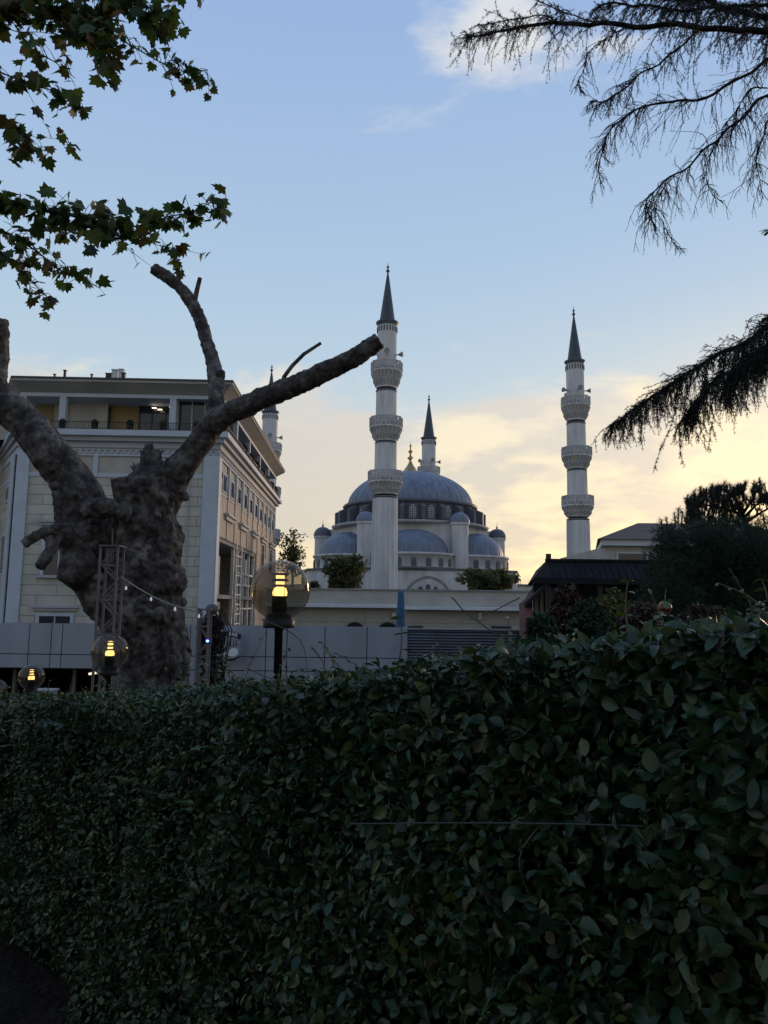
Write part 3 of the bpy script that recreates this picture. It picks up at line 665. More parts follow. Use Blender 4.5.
def text_part(txt, size, loc, m_, parent, rot=0):
    cu = bpy.data.curves.new('lettering', 'FONT'); cu.body = txt; cu.size = size; cu.extrude = .004; cu.align_x = 'CENTER'; cu.align_y = 'CENTER'; cu.space_character = 1.05; cu.offset = .004
    o = bpy.data.objects.new('lettering_tmp', cu); COL.objects.link(o)
    me = bpy.data.meshes.new_from_object(o.evaluated_get(bpy.context.evaluated_depsgraph_get())); bpy.data.objects.remove(o)
    me.transform(Matrix.Translation(loc) @ Matrix.Rotation(rot, 4, 'Y') @ Matrix.Rotation(PI/2, 4, 'X')); me.materials.append(m_); me.name = 'lettering'
    q_ = bpy.data.objects.new('lettering', me); COL.objects.link(q_); q_.parent = parent; return q_
text_part('AR', .135, (-6.8*ps_, -.022, 11.9*ps_), M['letters'], sg, -.12)
text_part('BAR', .145, (5.0*ps_, -.022, 12.2*ps_), M['letters'], sg, .14)
tag(MB().tube([P(221, 661, 21.6), P(221, 720, 21.6)], .03, 6).build('sign_post', M['iron']), 'thin dark post standing just below the bar sign', 'post')
# cabinet beyond lamp three
cb_ = P(41, 700, 16.5); cab = thing('utility_cabinet', 'low grey green utility cabinet beside the small globe lamp', 'cabinet', (cb_.x, 16.5, G(16.5)))
ch = P(41, 690, 16.5).z - G(16.5)
MB().box(-.2, .2, 0, .35, .06, ch-.05).build('body', M['concrete'], cab, bevel=.01); MB().box(-.23, .23, -.03, .38, ch-.05, ch).build('lid', M['concrete'], cab, bevel=.01); MB().box(-.15, .15, -.012, -.002, .15, ch-.12).build('door', M['panel'], cab)
# ------------------------------------------------------------------ low beige building, parasol
LY = 46.0
a = P(268, 596, LY); b_ = P(560, 596, LY)
lb_ = thing('low_building', 'long low beige building with white gutter in front of the mosque', 'building', (a.x, LY, gz))
W = b_.x - a.x; zt = P(400, 590.5, LY).z - gz; zg = P(400, 606, LY-.8).z - gz
MB().box(0, W, 0, 9, 0, zg-.1).build('wall', M['lowwall'], lb_)
MB().box(-.1, W+.1, -.15, 9.1, zg+.03, zt).build('parapet', M['beige'], lb_)
MB().box(-.2, W+.2, -.28, 9.2, zt, zt+.08).build('roof', M['concrete'], lb_)
xs_ = P(401, 606, LY).x - a.x
MB().box(-.1, xs_-.15, -.85, -.153, zg-.14, zg+.09).build('gutter', M['gutter'], lb_, bevel=.03)
MB().box(xs_+.2, W+.1, -.85, -.153, zg-.22, zg+.01).build('gutter', M['gutter'], lb_, bevel=.03)
MB().box(-.1, W+.1, -.15, -.0, zg-.10, zg+.03).build('eave_board', M['concrete'], lb_)
for px, w_ in ((355, .6), (388, .65)):
    x_ = P(px, 620, LY).x - a.x; zt3 = P(px, 621, LY).z - gz
    n_ = 14; arch = [(x_ + w_*math.cos(PI*k/n_), -.05, zt3-w_*.8 + w_*.8*math.sin(PI*k/n_)) for k in range(n_+1)] + [(x_-w_, -.05, .3), (x_+w_, -.05, .3)]
    wn = MB().slab(arch, (0, .049, 0)).build('arched_window', M['concrete'], lb_)
    arch = [(x_ + w_*.87*math.cos(PI*k/n_), -.06, zt3-w_*.8 + w_*.68*math.sin(PI*k/n_)) for k in range(n_+1)] + [(x_-w_*.87, -.06, .4), (x_+w_*.87, -.06, .4)]
    MB().slab(arch, (0, .009, 0)).build('pane', M['pane'], wn)
for p0, p1 in ((407, 424), (490, 512)):
    xa = P(p0, 620, LY).x-a.x; xb = P(p1, 620, LY).x-a.x; zz = P(p0, 625, LY).z-gz
    wn = MB().box(xa, xb, -.05, -.001, zz-1.2, zz).build('window', M['concrete'], lb_); MB().box(xa+.08, xb-.08, -.06, -.052, zz-1.1, zz-.07).build('pane', M['pane'], wn)
for px in (394, 480):
    c = P(px, 614, LY-.3); wl = thing('wall_lamp', 'small bracket lamp on the low beige wall ' + ('beside the blue parasol' if px == 394 else 'under the gutter near the pavilion'), 'wall lamp', (c.x, LY-.002, c.z), group='bracket lamps on the low building')
    MB().box(-.05, .05, -.35, 0, .05, .12).build('bracket', M['ladder'], wl); MB().lathe([(.05, .05), (.12, -.02), (.13, -.32), (0, -.34)], 12, (0, -.3, 0)).build('lantern', M['ladder'], wl)
c = P(401, 590, 40); pz = P(401, 590, 40).z
um = thing('parasol', 'furled blue parasol standing upright before the low beige building', 'parasol', (c.x, 40, gz)); h = pz-gz
MB().lathe([(.03, 0), (.03, h)], 8).build('pole', M['ladder'], um)
MB().lathe([(.15, h-2.2), (.2, h-1.9), (.18, h-1.2), (.15, h-.5), (.13, h-.1), (.02, h)], 24, mod=lambda a, z: 1+.28*math.sin(6*a+z*1.5)).build('canopy', M['blue'], um)
MB().lathe([(.35, 0), (.35, .1), (.05, .14)], 16).build('base', M['concrete'], um)
# ------------------------------------------------------------------ ornate building
BC = P(217, 490, 50); ob = thing('ornate_building', 'cream and blue-grey classical building with roof terrace and long cornices', 'building', (BC.x, 50, gz), math.radians(1.6))
def zz(y): return P(217, y, 50).z - gz
def xx(px): return P(px, 480, 50).x - BC.x
DEP = 32.5; xl = xx(19); CH = 3.2                     # chamfer at the left
def outline(o_, dep=DEP):                              # footprint grown by o_
    k = o_*.414
    return [(o_, -o_), (o_, dep+o_), (-34-o_, dep+o_), (-34-o_, CH*2.2+0), (xl-CH*1.4-k, CH*2.2-o_ if False else CH*2.2), (xl-k, -o_)]
def ring(z0, z1, o_): return MB().prism(outline(o_)[::-1] if False else outline(o_), z0, z1)
z_rec = zz(535); Z = {377: zz(382), 383: zz(387.5), 397: zz(400), 431: zz(433.5), 437: zz(439.5), 441: zz(444), 448: zz(450), 457: zz(458), 475: zz(475), 479: zz(479), 625: zz(625)}
# lower block: solid except for the recessed bay along the side
ring(z_rec, Z[479], 0).build('upper_wall', M['front'], ob)
fw = [(xl, 0), (-.9, 0), (-.9, 3.2), (-3.5, 3.2), (-3.5, 19.5), (0, 19.5), (0, DEP), (-34, DEP), (-34, CH*2.2), (xl-CH*1.4, CH*2.2)]
MB().prism(fw, 0, z_rec).build('lower_wall', M['front'], ob)
MB().box(-.9, 0, 0, .9, 0, z_rec).build('corner_pier', M['white'], ob)
ring(Z[479], Z[475], .06).build('string_course', M['white'], ob)
ring(Z[475], Z[457], 0).build('attic_wall', M['beige'], ob)
ring(Z[457], Z[457]+.12, .12).build('moulding', M['white'], ob)
ring(Z[457]+.12, Z[448], .05).build('frieze', M['white'], ob)
ring(Z[448], Z[441], .18).build('architrave', M['cornice'], ob)
ring(Z[441], Z[437], .45).build('cornice', M['cornice'], ob)
ring(Z[437], Z[431]-.05, .75).build('cornice', M['white'], ob)
ring(Z[431]-.05, Z[431], .66).build('terrace_floor', M['cornice'], ob)
# dentils
za_, zb5 = Z[457]+.15, Z[448]-.12
pts = [(0, -.051, zb5)]; k = 0
while -k*.42-.42 > xl:
    pts += [(-k*.42, -.051, za_), (-k*.42-.2, -.051, za_), (-k*.42-.2, -.051, zb5-.03), (-k*.42-.42, -.051, zb5-.03)]; k += 1
pts += [(-k*.42, -.051, zb5)]; MB().slab(pts, (0, -.09, 0)).build('dentil_moulding', M['cornice'], ob)
pts = [(.051, 0, zb5)]
for k in range(int(DEP/.42)): pts += [(.051, k*.42, za_), (.051, k*.42+.2, za_), (.051, k*.42+.2, zb5-.03), (.051, k*.42+.42, zb5-.03)]
pts += [(.051, (k+1)*.42, zb5)]; MB().slab(pts, (.09, 0, 0)).build('dentil_moulding', M['cornice'], ob)
# roof with deep soffit
def slope_ring(oa, za, ob2, zb2):
    A_ = outline(oa); B_ = outline(ob2); m_ = MB(); n_ = len(A_)
    m_.add([(x, y, za) for x, y in A_]+[(x, y, zb2) for x, y in B_], [(i, (i+1)%n_, n_+(i+1)%n_, n_+i) for i in range(n_)]); return m_
ring(Z[397], Z[397]+.25, .12).build('lintel_band', M['white'], ob)
m_ = slope_ring(.12, Z[397]+.25, .9, Z[383]-.05); m_.build('soffit', M['soffit'], ob)
ring(Z[383]-.05, Z[383]+.12, .95).build('eave', M['soffit'], ob)
m_ = slope_ring(1.0, Z[383]+.12, -2.5, Z[383]+.75); m_.prism(outline(-2.5), Z[383]+.7, Z[383]+.76); m_.prism(outline(1.0), Z[383]+.12, Z[383]+.25); m_.build('roof', M['roof'], ob)
# terrace storey: set-back wall, columns, openings
zt0, zt1 = Z[431], Z[397]
def back_panel(pa, pb, m_, name, d0=2.2): return MB().box(xx(pa), xx(pb), d0, d0+.15, zt0, zt1).build(name, m_, ob)
back_panel(20, 40, M['yellow'], 'terrace_wall'); back_panel(40, 58, M['beige'], 'terrace_wall', 1.9); back_panel(58, 97, M['beige'], 'terrace_wall', 1.5)
back_panel(97, 128, M['yellow'], 'terrace_wall')
back_panel(128, 170, M['pane'], 'terrace_glazing', 2.0); gp = back_panel(172, 214, M['pane'], 'terrace_glazing', .7)
gm = MB()
for px in (128, 141, 155, 169): gm.box(xx(px)-.04, xx(px)+.04, 1.93, 1.999, zt0, zt1)
gm.build('glazing_bars', M['iron'], ob)
gm = MB()
for px in (173, 187, 200, 213): gm.box(xx(px)-.04, xx(px)+.04, .62, .699, zt0, zt1)
gm.build('glazing_bars', M['cornice'], ob)
MB().box(-34, -2.4, 3.2, 3.4, zt0, zt1).build('terrace_wall', M['beige'], ob)
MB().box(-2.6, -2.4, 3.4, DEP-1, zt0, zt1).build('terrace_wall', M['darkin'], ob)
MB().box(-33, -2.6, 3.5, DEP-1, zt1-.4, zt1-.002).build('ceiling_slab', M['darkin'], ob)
for px, y_ in ((144, 403), (150, 404.5), (162, 402)):
    c = xx(px); MB().box(c-.15, c+.15, 1.6, 1.75, zz(y_)-.03, zz(y_)+.03).build('ceiling_light', M['warmglow'], ob)
cols_ = MB
for px in (60, 170): MB().box(xx(px)-.22, xx(px)+.22, -.1, .34, zt0, zt1).build('column', M['white'], ob)
MB().box(-.35, .1, -.1, .35, zt0, zt1).build('column', M['white'], ob)
MB().box(xl-.1, xl+.3, -.1, .3, zt0, zt1).build('column', M['white'], ob)
for k in range(1, 6):
    y_ = .2 + k*6.5
    if y_ < DEP: MB().box(-.25, .1, y_-.2, y_+.2, zt0, zt1).build('column', M['white'], ob)
# railings
def rail(p0, p1, step=.16, h=.55):
    m_ = MB(); p0 = Vector(p0); p1 = Vector(p1); L = (p1-p0).length; n_ = int(L/step)
    for k in range(n_+1):
        q_ = p0.lerp(p1, k/n_); m_.bar(q_, q_+Vector((0,0,h)), .025)
    m_.bar(p0+Vector((0,0,h)), p1+Vector((0,0,h)), .05, .04); m_.bar(p0+Vector((0,0,.08)), p1+Vector((0,0,.08)), .03)
    return m_
rail((xl, -.5, zt0), (.5, -.5, zt0)).build('railing', M['iron'], ob)
rail((.5, -.5, zt0), (.5, DEP, zt0)).build('railing', M['iron'], ob)
rail((xl, -.5, zt0), (xl-CH*1.4, CH*2.2, zt0)).build('railing', M['iron'], ob)
# pilasters and windows on the front
for px0, px1, yb, yt in ((10.5, 19.8, 625, 457), (203.5, 217, 625, 457), (94, 99, 479, 457)):
    xa, xb = xx(px0), xx(px1)
    if px0 < 15: xa, xb = xl-.0, xl+.85
    MB().box(xa, xb+ (.13 if px0 > 200 else 0), -.14, -.062, 0 if yb == 625 else zz(yb), zz(yt)).build('pilaster', M['white'], ob)
MB().box(.062, .14, -.14, .8, 0, zz(457)).build('pilaster', M['white'], ob)
MB().slab([(xl-.14, -.02, 0), (xl-.9, .8+.4, 0), (xl-1.0, .75+.35, 0), (xl-.2, -.14, 0)], (0, 0, zz(457))).build('pilaster', M['white'], ob)
def window(px0, px1, yt, yb, lint=True, sill=True, m_frame=.12):
    xa, xb, za, zb2 = xx(px0), xx(px1), zz(yb), zz(yt)
    f_ = MB(); t_ = .22
    f_.box(xa-t_, xa, -.10, -.003, za, zb2+t_); f_.box(xb, xb+t_, -.10, -.003, za, zb2+t_); f_.box(xa, xb, -.10, -.003, zb2, zb2+t_)
    w_ = f_.build('window', M['white'], ob)
    MB().box(xa, xb, -.03, -.004, za, zb2).build('pane', M['pane'], w_)
    mm = MB(); xm_ = (xa+xb)/2; mm.box(xm_-.04, xm_+.04, -.06, -.031, za, zb2); mm.box(xa, xb, -.06, -.031, za+(zb2-za)*.62, za+(zb2-za)*.62+.07); mm.build('muntin', M['white'], w_)
    if lint:
        q_ = MB(); q_.box(xa-.5, xb+.5, -.32, -.003, zb2+.55, zb2+.72); q_.box(xa-.4, xb+.4, -.2, -.003, zb2+.35, zb2+.548); q_.build('lintel', M['cornice'], w_)
    if sill: MB().box(xa-.4, xb+.4, -.28, -.003, za-.2, za-.02).build('sill', M['cornice'], w_)
for cxp in (66, 146):
    window(cxp-15, cxp+15, 618, 660, True, False)
    window(cxp-14, cxp+14, 533, 577)
    window(cxp+ (10 if cxp == 66 else -14), cxp+(27 if cxp == 66 else 14), 482, 500, False, True)
c_ = xx(181); MB().box(c_-.18, c_+.18, -.3, -.003, zz(531), zz(526)).build('wall_light', M['cornice'], ob, bevel=.03)
MB().tube([(xx(190), -.08, 0), (xx(190), -.08, zz(479))], .05, 8).build('drainpipe', M['cornice'], ob)
# chamfer windows
d_ = (Vector((xl-CH*1.4, CH*2.2, 0)) - Vector((xl, 0, 0))).normalized(); nn = Vector((d_.y, -d_.x, 0)); nn = nn if nn.y < 0 else -nn
for yt, yb in ((482, 500), (533, 577), (612, 650)):
    c = Vector((xl, 0, 0)) + d_*2.2; pts = [c+d_*-.0, c+d_*2.2]
    w_ = MB().slab([pts[0]+Vector((0,0,zz(yb))), pts[1]+Vector((0,0,zz(yb))), pts[1]+Vector((0,0,zz(yt))), pts[0]+Vector((0,0,zz(yt)))], nn*.08).build('window', M['white'], ob)
    a0_, a1_ = pts[0]+d_*.2+nn*.081, pts[1]-d_*.2+nn*.081
    MB().slab([a0_+Vector((0,0,zz(yb)+.2)), a1_+Vector((0,0,zz(yb)+.2)), a1_+Vector((0,0,zz(yt)-.2)), a0_+Vector((0,0,zz(yt)-.2))], nn*.02).build('pane', M['pane'], w_)
# side facade: cladding skin, attic windows, ledges
MB().box(.003, .05, .8, DEP, z_rec, Z[479]-.003).build('side_cladding', M['pinkish'], ob)
MB().box(.003, .05, 19.6, DEP, 0, z_rec-.003).build('side_cladding', M['pinkish'], ob)
ya = zz(470); yb2 = zz(488)
MB().box(.052, .09, .8, DEP, yb2-.25, yb2-.1).build('side_band', M['cornice'], ob)
for k in range(10):
    y_ = 1.6 + k*3.15
    w_ = MB().box(.063, .10, y_-.1, y_+1.5, yb2, ya+.15).build('window', M['cornice'], ob)
    MB().box(.102, .112, y_+.1, y_+1.3, yb2+.12, ya).build('pane', M['pane'], w_)
    MB().box(.063, .2, y_+1.95, y_+2.25, yb2-.25, Z[457]).build('pilaster', M['white'], ob)
    MB().box(.052, .12, y_+1.98, y_+2.2, z_rec+.02, yb2-.26).build('pilaster', M['pinkish'], ob)
for k in range(5):
    y_ = 2.6 + k*6.4; zq = zz(509)
    q_ = MB(); q_.box(.052, .42, y_, y_+3.4, zq-.12, zq+.06); q_.box(.052, .25, y_+.1, y_+3.3, zq-.4, zq-.122); q_.build('ledge', M['cornice'], ob)
    if k >= 3:
        w_ = MB().box(.052, .1, y_+.6, y_+2.8, zq-3.2, zq-.5).build('window', M['cornice'], ob); MB().box(.102, .112, y_+.75, y_+2.65, zq-3.1, zq-.6).build('pane', M['pane'], w_)
# recessed bay: slabs, mullions, panels
for zq in (zz(596), zz(537)):
    MB().box(-3.4, -.05, .95, 19.4, zq-.15, zq+.12).build('floor_slab', M['concrete'], ob)
bayp = [(.95, 3.0, zz(590), zz(545), M['darkin']), (2.6, 6.8, zz(594), zz(550), M['cornice']), (2.4, 7.6, 1.0, zz(602), M['cornice'])]
for y0_, y1_, za, zb2, mm in bayp: MB().box(-1.0, -.9, y0_, y1_, za, zb2).build('bay_panel', mm, ob)
for y_ in (8.4, 10.6, 13.5, 16.4, 19.3):
    MB().box(-.35, -.12, y_-.12, y_+.12, 0, z_rec-.15).build('mullion', M['ladder'], ob)
for zq in (zz(566), zz(580), zz(610)):
    MB().box(-.30, -.18, 10.8, 19.2, zq-.07, zq+.07).build('transom', M['ladder'], ob)
for y0_, y1_, za, zb2 in ((11, 13.2, zz(564), zz(541)), (13.8, 16.2, zz(564), zz(541)), (11, 13.2, zz(608), zz(598)), (16.8, 19, zz(580), zz(545))):
    MB().box(-.6, -.55, y0_, y1_, za, zb2).build('bay_window', M['yellow'] if y0_ == 11 else M['beige'], ob)
# roof fittings
for px, w_, h_, mm in ((110.5, .35, .62, M['gutter']), (117, .3, .66, M['gutter']), (105, .4, .34, M['iron']), (119.5, .22, .4, M['iron']), (61, .14, .5, M['iron']), (88, .1, .25, M['iron']), (51, .1, .2, M['iron'])):
    m_ = MB(); m_.box(xx(px)-w_/2, xx(px)+w_/2, -.3, -.3+w_, Z[383]+.24, Z[383]+.4+h_); m_.box(xx(px)-w_/2-.04, xx(px)+w_/2+.04, -.34, -.26+w_, Z[383]+.4+h_, Z[383]+.45+h_); m_.build('chimney', mm, ob)
# ladder leaning in the bay
ldr = thing('ladder', 'white metal ladder standing upright in the open side bay', 'ladder', ob.matrix_world @ Vector((0,0,0)))
Rz = Matrix.Rotation(math.radians(1.6), 4, 'Z'); ldr.location = Vector((BC.x, 50, gz)) + (Rz @ Vector((.25, 7.2, 0))); ldr.rotation_euler.z = math.radians(1.6)
hl = zz(536)
for y_ in (0, 2.4): MB().box(-.06, .06, y_-.09, y_+.09, 0, hl).build('rail', M['ladder'], ldr)
for k in range(int(hl/.75)): MB().box(-.04, .04, .09, 2.31, .5+k*.75, .58+k*.75).build('rung', M['ladder'], ldr)
# potted plants on the terrace edge
def make_pot():
    t = thing('potted_plant', '', 'potted plant')
    MB().lathe([(0, 0), (.16, 0), (.22, .3), (.24, .34), (.2, .34), (0, .3)], 14).build('pot', M['terracotta'], t)
    p_, d_2 = cloud((0, 0, .52), (.27, .27, .26), 260)
    V, F = inst(LV, LF, p_, d_2, rng.normal(size=p_.shape), np.full(260, .13)); arr_mesh('foliage', V, F, M['bush'], t)
    return t
pot0 = make_pot(); pots = []
where = ['beside the first white column', 'before the pale panel', 'before the dark glazing at its ochre end', 'near the middle column', 'before the reflecting glass by the corner']
for i, px in enumerate((62, 94, 129, 162, 196)):
    o = pot0 if i == 0 else copy_tree(pot0); o.location = Vector((BC.x, 50, gz)) + (Rz @ Vector((xx(px), -.25, Z[431]))); o.rotation_euler.z = i
    o['label'] = 'small dark potted shrub on the terrace ledge ' + where[i]; o['group'] = 'potted shrubs along the terrace'
for i in range(7):
    o = copy_tree(pot0); o.location = Vector((BC.x, 50, gz)) + (Rz @ Vector((.3, 8.5+i*3.6, Z[431]))); o.rotation_euler.z = i; o.scale = (1.4,)*3
    o['label'] = 'planter shrub spilling over the side terrace railing towards the far minaret'; o['group'] = 'planter shrubs along the side terrace'
# ------------------------------------------------------------------ minarets
def solveY(px, py, H):
    lo_, hi2 = 50., 400.
    for _ in range(60):
        m_ = (lo_+hi2)/2
        if P(px, py, m_).z < H: lo_ = m_
        else: hi2 = m_
    return lo_
def make_minaret():
    Y = 105.; zo = gz
    def z(y): return P(386, y, Y).z - zo
    k = Y/739
    t = thing('minaret', '', 'minaret')
    fl_ = lambda a, zz_: 1 + .035*math.cos(16*a)
    MB().lathe([(2.3, 0), (2.3, 3.5), (1.95, 4.5), (13.2*k, z(592)), (12.3*k, z(499))], 96, mod=fl_).build('shaft', M['stone'], t)
    MB().lathe([(11.2*k, z(497)+2.5), (10.9*k, z(444))], 96, mod=lambda a, q: 1+.02*math.cos(16*a)).build('shaft', M['stone'], t)
    MB().lathe([(10.6*k, z(441)+2), (10.3*k, z(391))], 96, mod=lambda a, q: 1+.02*math.cos(16*a)).build('shaft', M['stone'], t)
    MB().lathe([(10.2*k, z(388)+1), (10.0*k, z(327))], 48).build('shaft', M['stone'], t)
    r_ = MB()
    for y, w_ in ((497, 12.9), (443, 11.5), (391, 11.2)): r_.lathe([(w_*k*.9, z(y)-.3), (w_*k*.98, z(y)-.16), (w_*k*.98, z(y)+.0), (w_*k*.9, z(y)+.06)], 48)
    r_.build('shaft_ring', M['stone_dark'], t)
    for yt, ym, yb, rr, rs in ((363, 373, 389, 15.8, 10.4), (418, 428.5, 442, 16.4, 10.9), (471.5, 483, 495, 17.2, 12.0)):
        b_ = MB(); R_ = rr*k; Rs = rs*k
        za, zm, zb3 = z(yt), z(ym), z(yb)
        b_.lathe([(Rs, zb3), (Rs*1.05, zb3+.25*(zm-zb3)), (Rs+(R_-Rs)*.45, zb3+.55*(zm-zb3)), (R_*.93, zm-.15), (R_*1.02, zm-.1), (R_*1.02, zm+.1), (Rs*.9, zm+.1)], 48)
        bal = b_.build('balcony', M['stone'], t)
        cb2 = MB()
        for tier, (f0, f1, n_) in enumerate(((.15, .45, 24), (.5, .92, 24))):
            for j in range(n_):
                a = 2*PI*(j+.5*tier)/n_; r0 = Rs + (R_-Rs)*(f1*.85) ; zc0 = zb3 + f0*(zm-zb3); zc1 = zb3 + f1*(zm-zb3)
                c_, s_ = math.cos(a), math.sin(a)
                cb2.bar((c_*(r0*.86), s_*(r0*.86), zc0), (c_*(r0+.12), s_*(r0+.12), zc1), .17, .3)
        cb2.build('corbels', M['stone_trim'], bal)
        pr = MB(); h_ = za-zm
        for j in range(12):
            a = 2*PI*j/12; pr.box(0, 0, 0, 0, 0, 0) if False else None
            a2 = 2*PI*(j+1)/12
            p0 = Vector((math.cos(a)*R_, math.sin(a)*R_, zm+.1)); p1 = Vector((math.cos(a2)*R_, math.sin(a2)*R_, zm+.1))
            pr.bar(p0, p0+Vector((0,0,h_-.1)), .22)
            for q_ in range(1, 5):
                pp = p0.lerp(p1, q_/5); pr.bar(pp, pp+Vector((0,0,h_-.3)), .11 if q_ != 2 else .2)
            pr.bar(p0+Vector((0,0,h_-.2)), p1+Vector((0,0,h_-.2)), .14, .16); pr.bar(p0+Vector((0,0,.42*h_)), p1+Vector((0,0,.42*h_)), .08, .45)
        pr.build('parapet', M['stone_trim'], bal)
    zr = z(327)
    MB().lathe([(10.0*k, zr), (10.4*k, zr+.3), (11.6*k, zr+.45), (11.8*k, z(323)+.0), (8*k, z(323)+.15)], 48).build('rim', M['stone_dark'], t)
    wv = MB()
    for j in range(20):
        a = 2*PI*j/20; c_, s_ = math.cos(a), math.sin(a); R_ = 10.05*k
        wv.bar((c_*R_, s_*R_, zr-.95), (c_*R_, s_*R_, zr-.15), .2, .12)
    wv.build('slit_windows', M['stone_dark'], t)
    MB().lathe([(8.6*k, z(323)), (7.6*k, z(318)), (4.6*k, z(298)), (1.6*k, z(278)), (.9*k, z(274))], 32).build('spire', M['spire'], t)
    f_ = MB(); zf = z(274); f_.lathe([(.12, zf), (.12, zf+.2), (.32, zf+.45), (.12, zf+.7), (.09, zf+.9), (.24, zf+1.08), (.07, zf+1.26), (.04, zf+1.6), (.0, zf+1.9)], 12)
    f_.build('finial', M['spire'], t)
    for a in (-.35, PI*.5+.3, PI+.3, -PI/2):
        c_, s_ = math.cos(a), math.sin(a); r0 = 10*k; zs = z(356)
        sp2 = MB(); sp2.tube([(c_*r0, s_*r0, zs), (c_*(r0+.35), s_*(r0+.35), zs)], .09, 8); sp2.tube([(c_*(r0+.35), s_*(r0+.35), zs), (c_*(r0+1.0), s_*(r0+1.0), zs)], [.12, .42], 12); sp2.build('loudspeaker', M['concrete'], t)
    return t, z(262) + gz
mn, Htip = make_minaret()
for i, (px, py, lb) in enumerate(((388, 262, 'nearest and tallest pale minaret, in front of the dome'), (573.5, 306, 'pale minaret standing alone beyond the dark pavilion roof'),
                              (429, 393, 'distant minaret rising behind the large blue dome'), (272, 363, 'distant minaret peeking out behind the ornate building'))):
    Y = (105., 117., 149., 136.)[i]; c = P(px, py, Y)
    o = mn if i == 0 else copy_tree(mn); o.location = (c.x, Y, gz if i == 0 else c.z-(Htip-gz)); o['label'] = lb; o['group'] = 'four minarets around the mosque'
    o.rotation_euler.z = (0, .1, .3, .2)[i]
# ------------------------------------------------------------------ mosque
MY = 136.; MX = P(410, 520, MY).x
mq = thing('mosque', 'large white mosque with blue lead domes and drum of arched windows', 'mosque', (MX, MY, gz))
def zq(y, Y=MY): return P(410, y, Y).z - gz
def dome_prof(r, h, n_=18, e=.92): return [(r*math.cos(PI/2*k/n_)**e if k < n_ else 0.0, h*math.sin(PI/2*k/n_)) for k in range(n_+1)]
ribm = lambda N: (lambda a, z_: 1 + .014*(abs(math.cos(N*a/2))**8))
zd = zq(509); hd = zq(472.5) - zd
MB().lathe([(r, z_+zd) for r, z_ in dome_prof(11.5, hd, 24, .95)], 384, mod=ribm(48)).build('main_dome', M['dome'], mq)
MB().lathe([(11.6, zd-.3), (12.3, zd-.3), (12.5, zd+.1), (12.2, zd+.4), (11.5, zd+.55)], 96).build('dome_cornice', M['stone_dark'], mq)
zl = zq(528)
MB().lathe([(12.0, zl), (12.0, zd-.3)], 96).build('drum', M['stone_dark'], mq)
for k in range(24):
    a = 2*PI*k/24 - PI/2; wd, hh = .62, (zd-.3-zl)
    c = Vector((math.cos(a)*12.05, math.sin(a)*12.05, 0)); t_ = Vector((-math.sin(a), math.cos(a), 0)); n2 = Vector((math.cos(a), math.sin(a), 0))
    arch = [c + t_*(wd*math.cos(PI*j/10)) + Vector((0,0,zl+.62*hh+ .75*math.sin(PI*j/10))) for j in range(11)] + [c - t_*wd + Vector((0,0,zl+.5)), c + t_*wd + Vector((0,0,zl+.5))]
    wn = MB().slab(arch, n2*.15).build('drum_window', M['stone_trim'], mq)
    mm = MB()
    for i_ in range(3):
        for j in range(5):
            q_ = c + t_*((i_-1)*.38) + n2*.16 + Vector((0,0,zl+.75+j*.42))
            if q_.z > zl+.62*hh+.45: continue
            mm.slab([q_-t_*.12-Vector((0,0,.13)), q_+t_*.12-Vector((0,0,.13)), q_+t_*.12+Vector((0,0,.13)), q_-t_*.12+Vector((0,0,.13))], n2*.01)
    mm.build('lattice', M['stone_dark'], wn)
    a2 = a + PI/24; c2, s2 = math.cos(a2), math.sin(a2); tt = Vector((-s2, c2, 0))*.3
    b0 = Vector((c2*12.0, s2*12.0, 0)); b1 = Vector((c2*13.9, s2*13.9, 0))
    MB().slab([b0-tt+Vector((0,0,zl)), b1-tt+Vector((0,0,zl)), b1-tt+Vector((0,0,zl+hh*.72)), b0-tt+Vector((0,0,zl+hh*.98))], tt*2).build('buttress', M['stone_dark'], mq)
MB().lathe([(12.0, zl-.5), (14.2, zl-.5), (14.5, zl-.1), (14.2, zl), (12.0, zl+.02)], 96).build('drum_cornice', M['stone_trim'], mq)
# gold finial
fz = zd+hd
MB().lathe([(0.2, fz-.4), (1.35, fz-.2), (1.1, fz+.6), (.6, fz+1.3), (.3, fz+1.9), (.2, fz+2.3), (.65, fz+2.7), (.2, fz+3.1), (.16, fz+3.6), (.5, fz+3.95), (.14, fz+4.3), (.1, fz+4.8), (.28, fz+5.05), (.06, fz+5.3), (0, fz+6.1)], 20, mod=lambda a, z_: 1+.03*math.cos(10*a)).build('gold_finial', M['gold'], mq)
# hexagonal body under the drum
zb4 = zq(568, 118)
hexp = [(14.6*math.cos(PI/3*k + PI/6 - PI/3 + 0), 14.6*math.sin(PI/3*k - PI/6)) for k in range(6)]
hexp = [(14.9*math.sin(PI/6+PI/3*k), -14.9*math.cos(PI/6+PI/3*k)) for k in range(6)]
MB().prism(hexp, 0, zl-.5).build('body', M['stone'], mq)
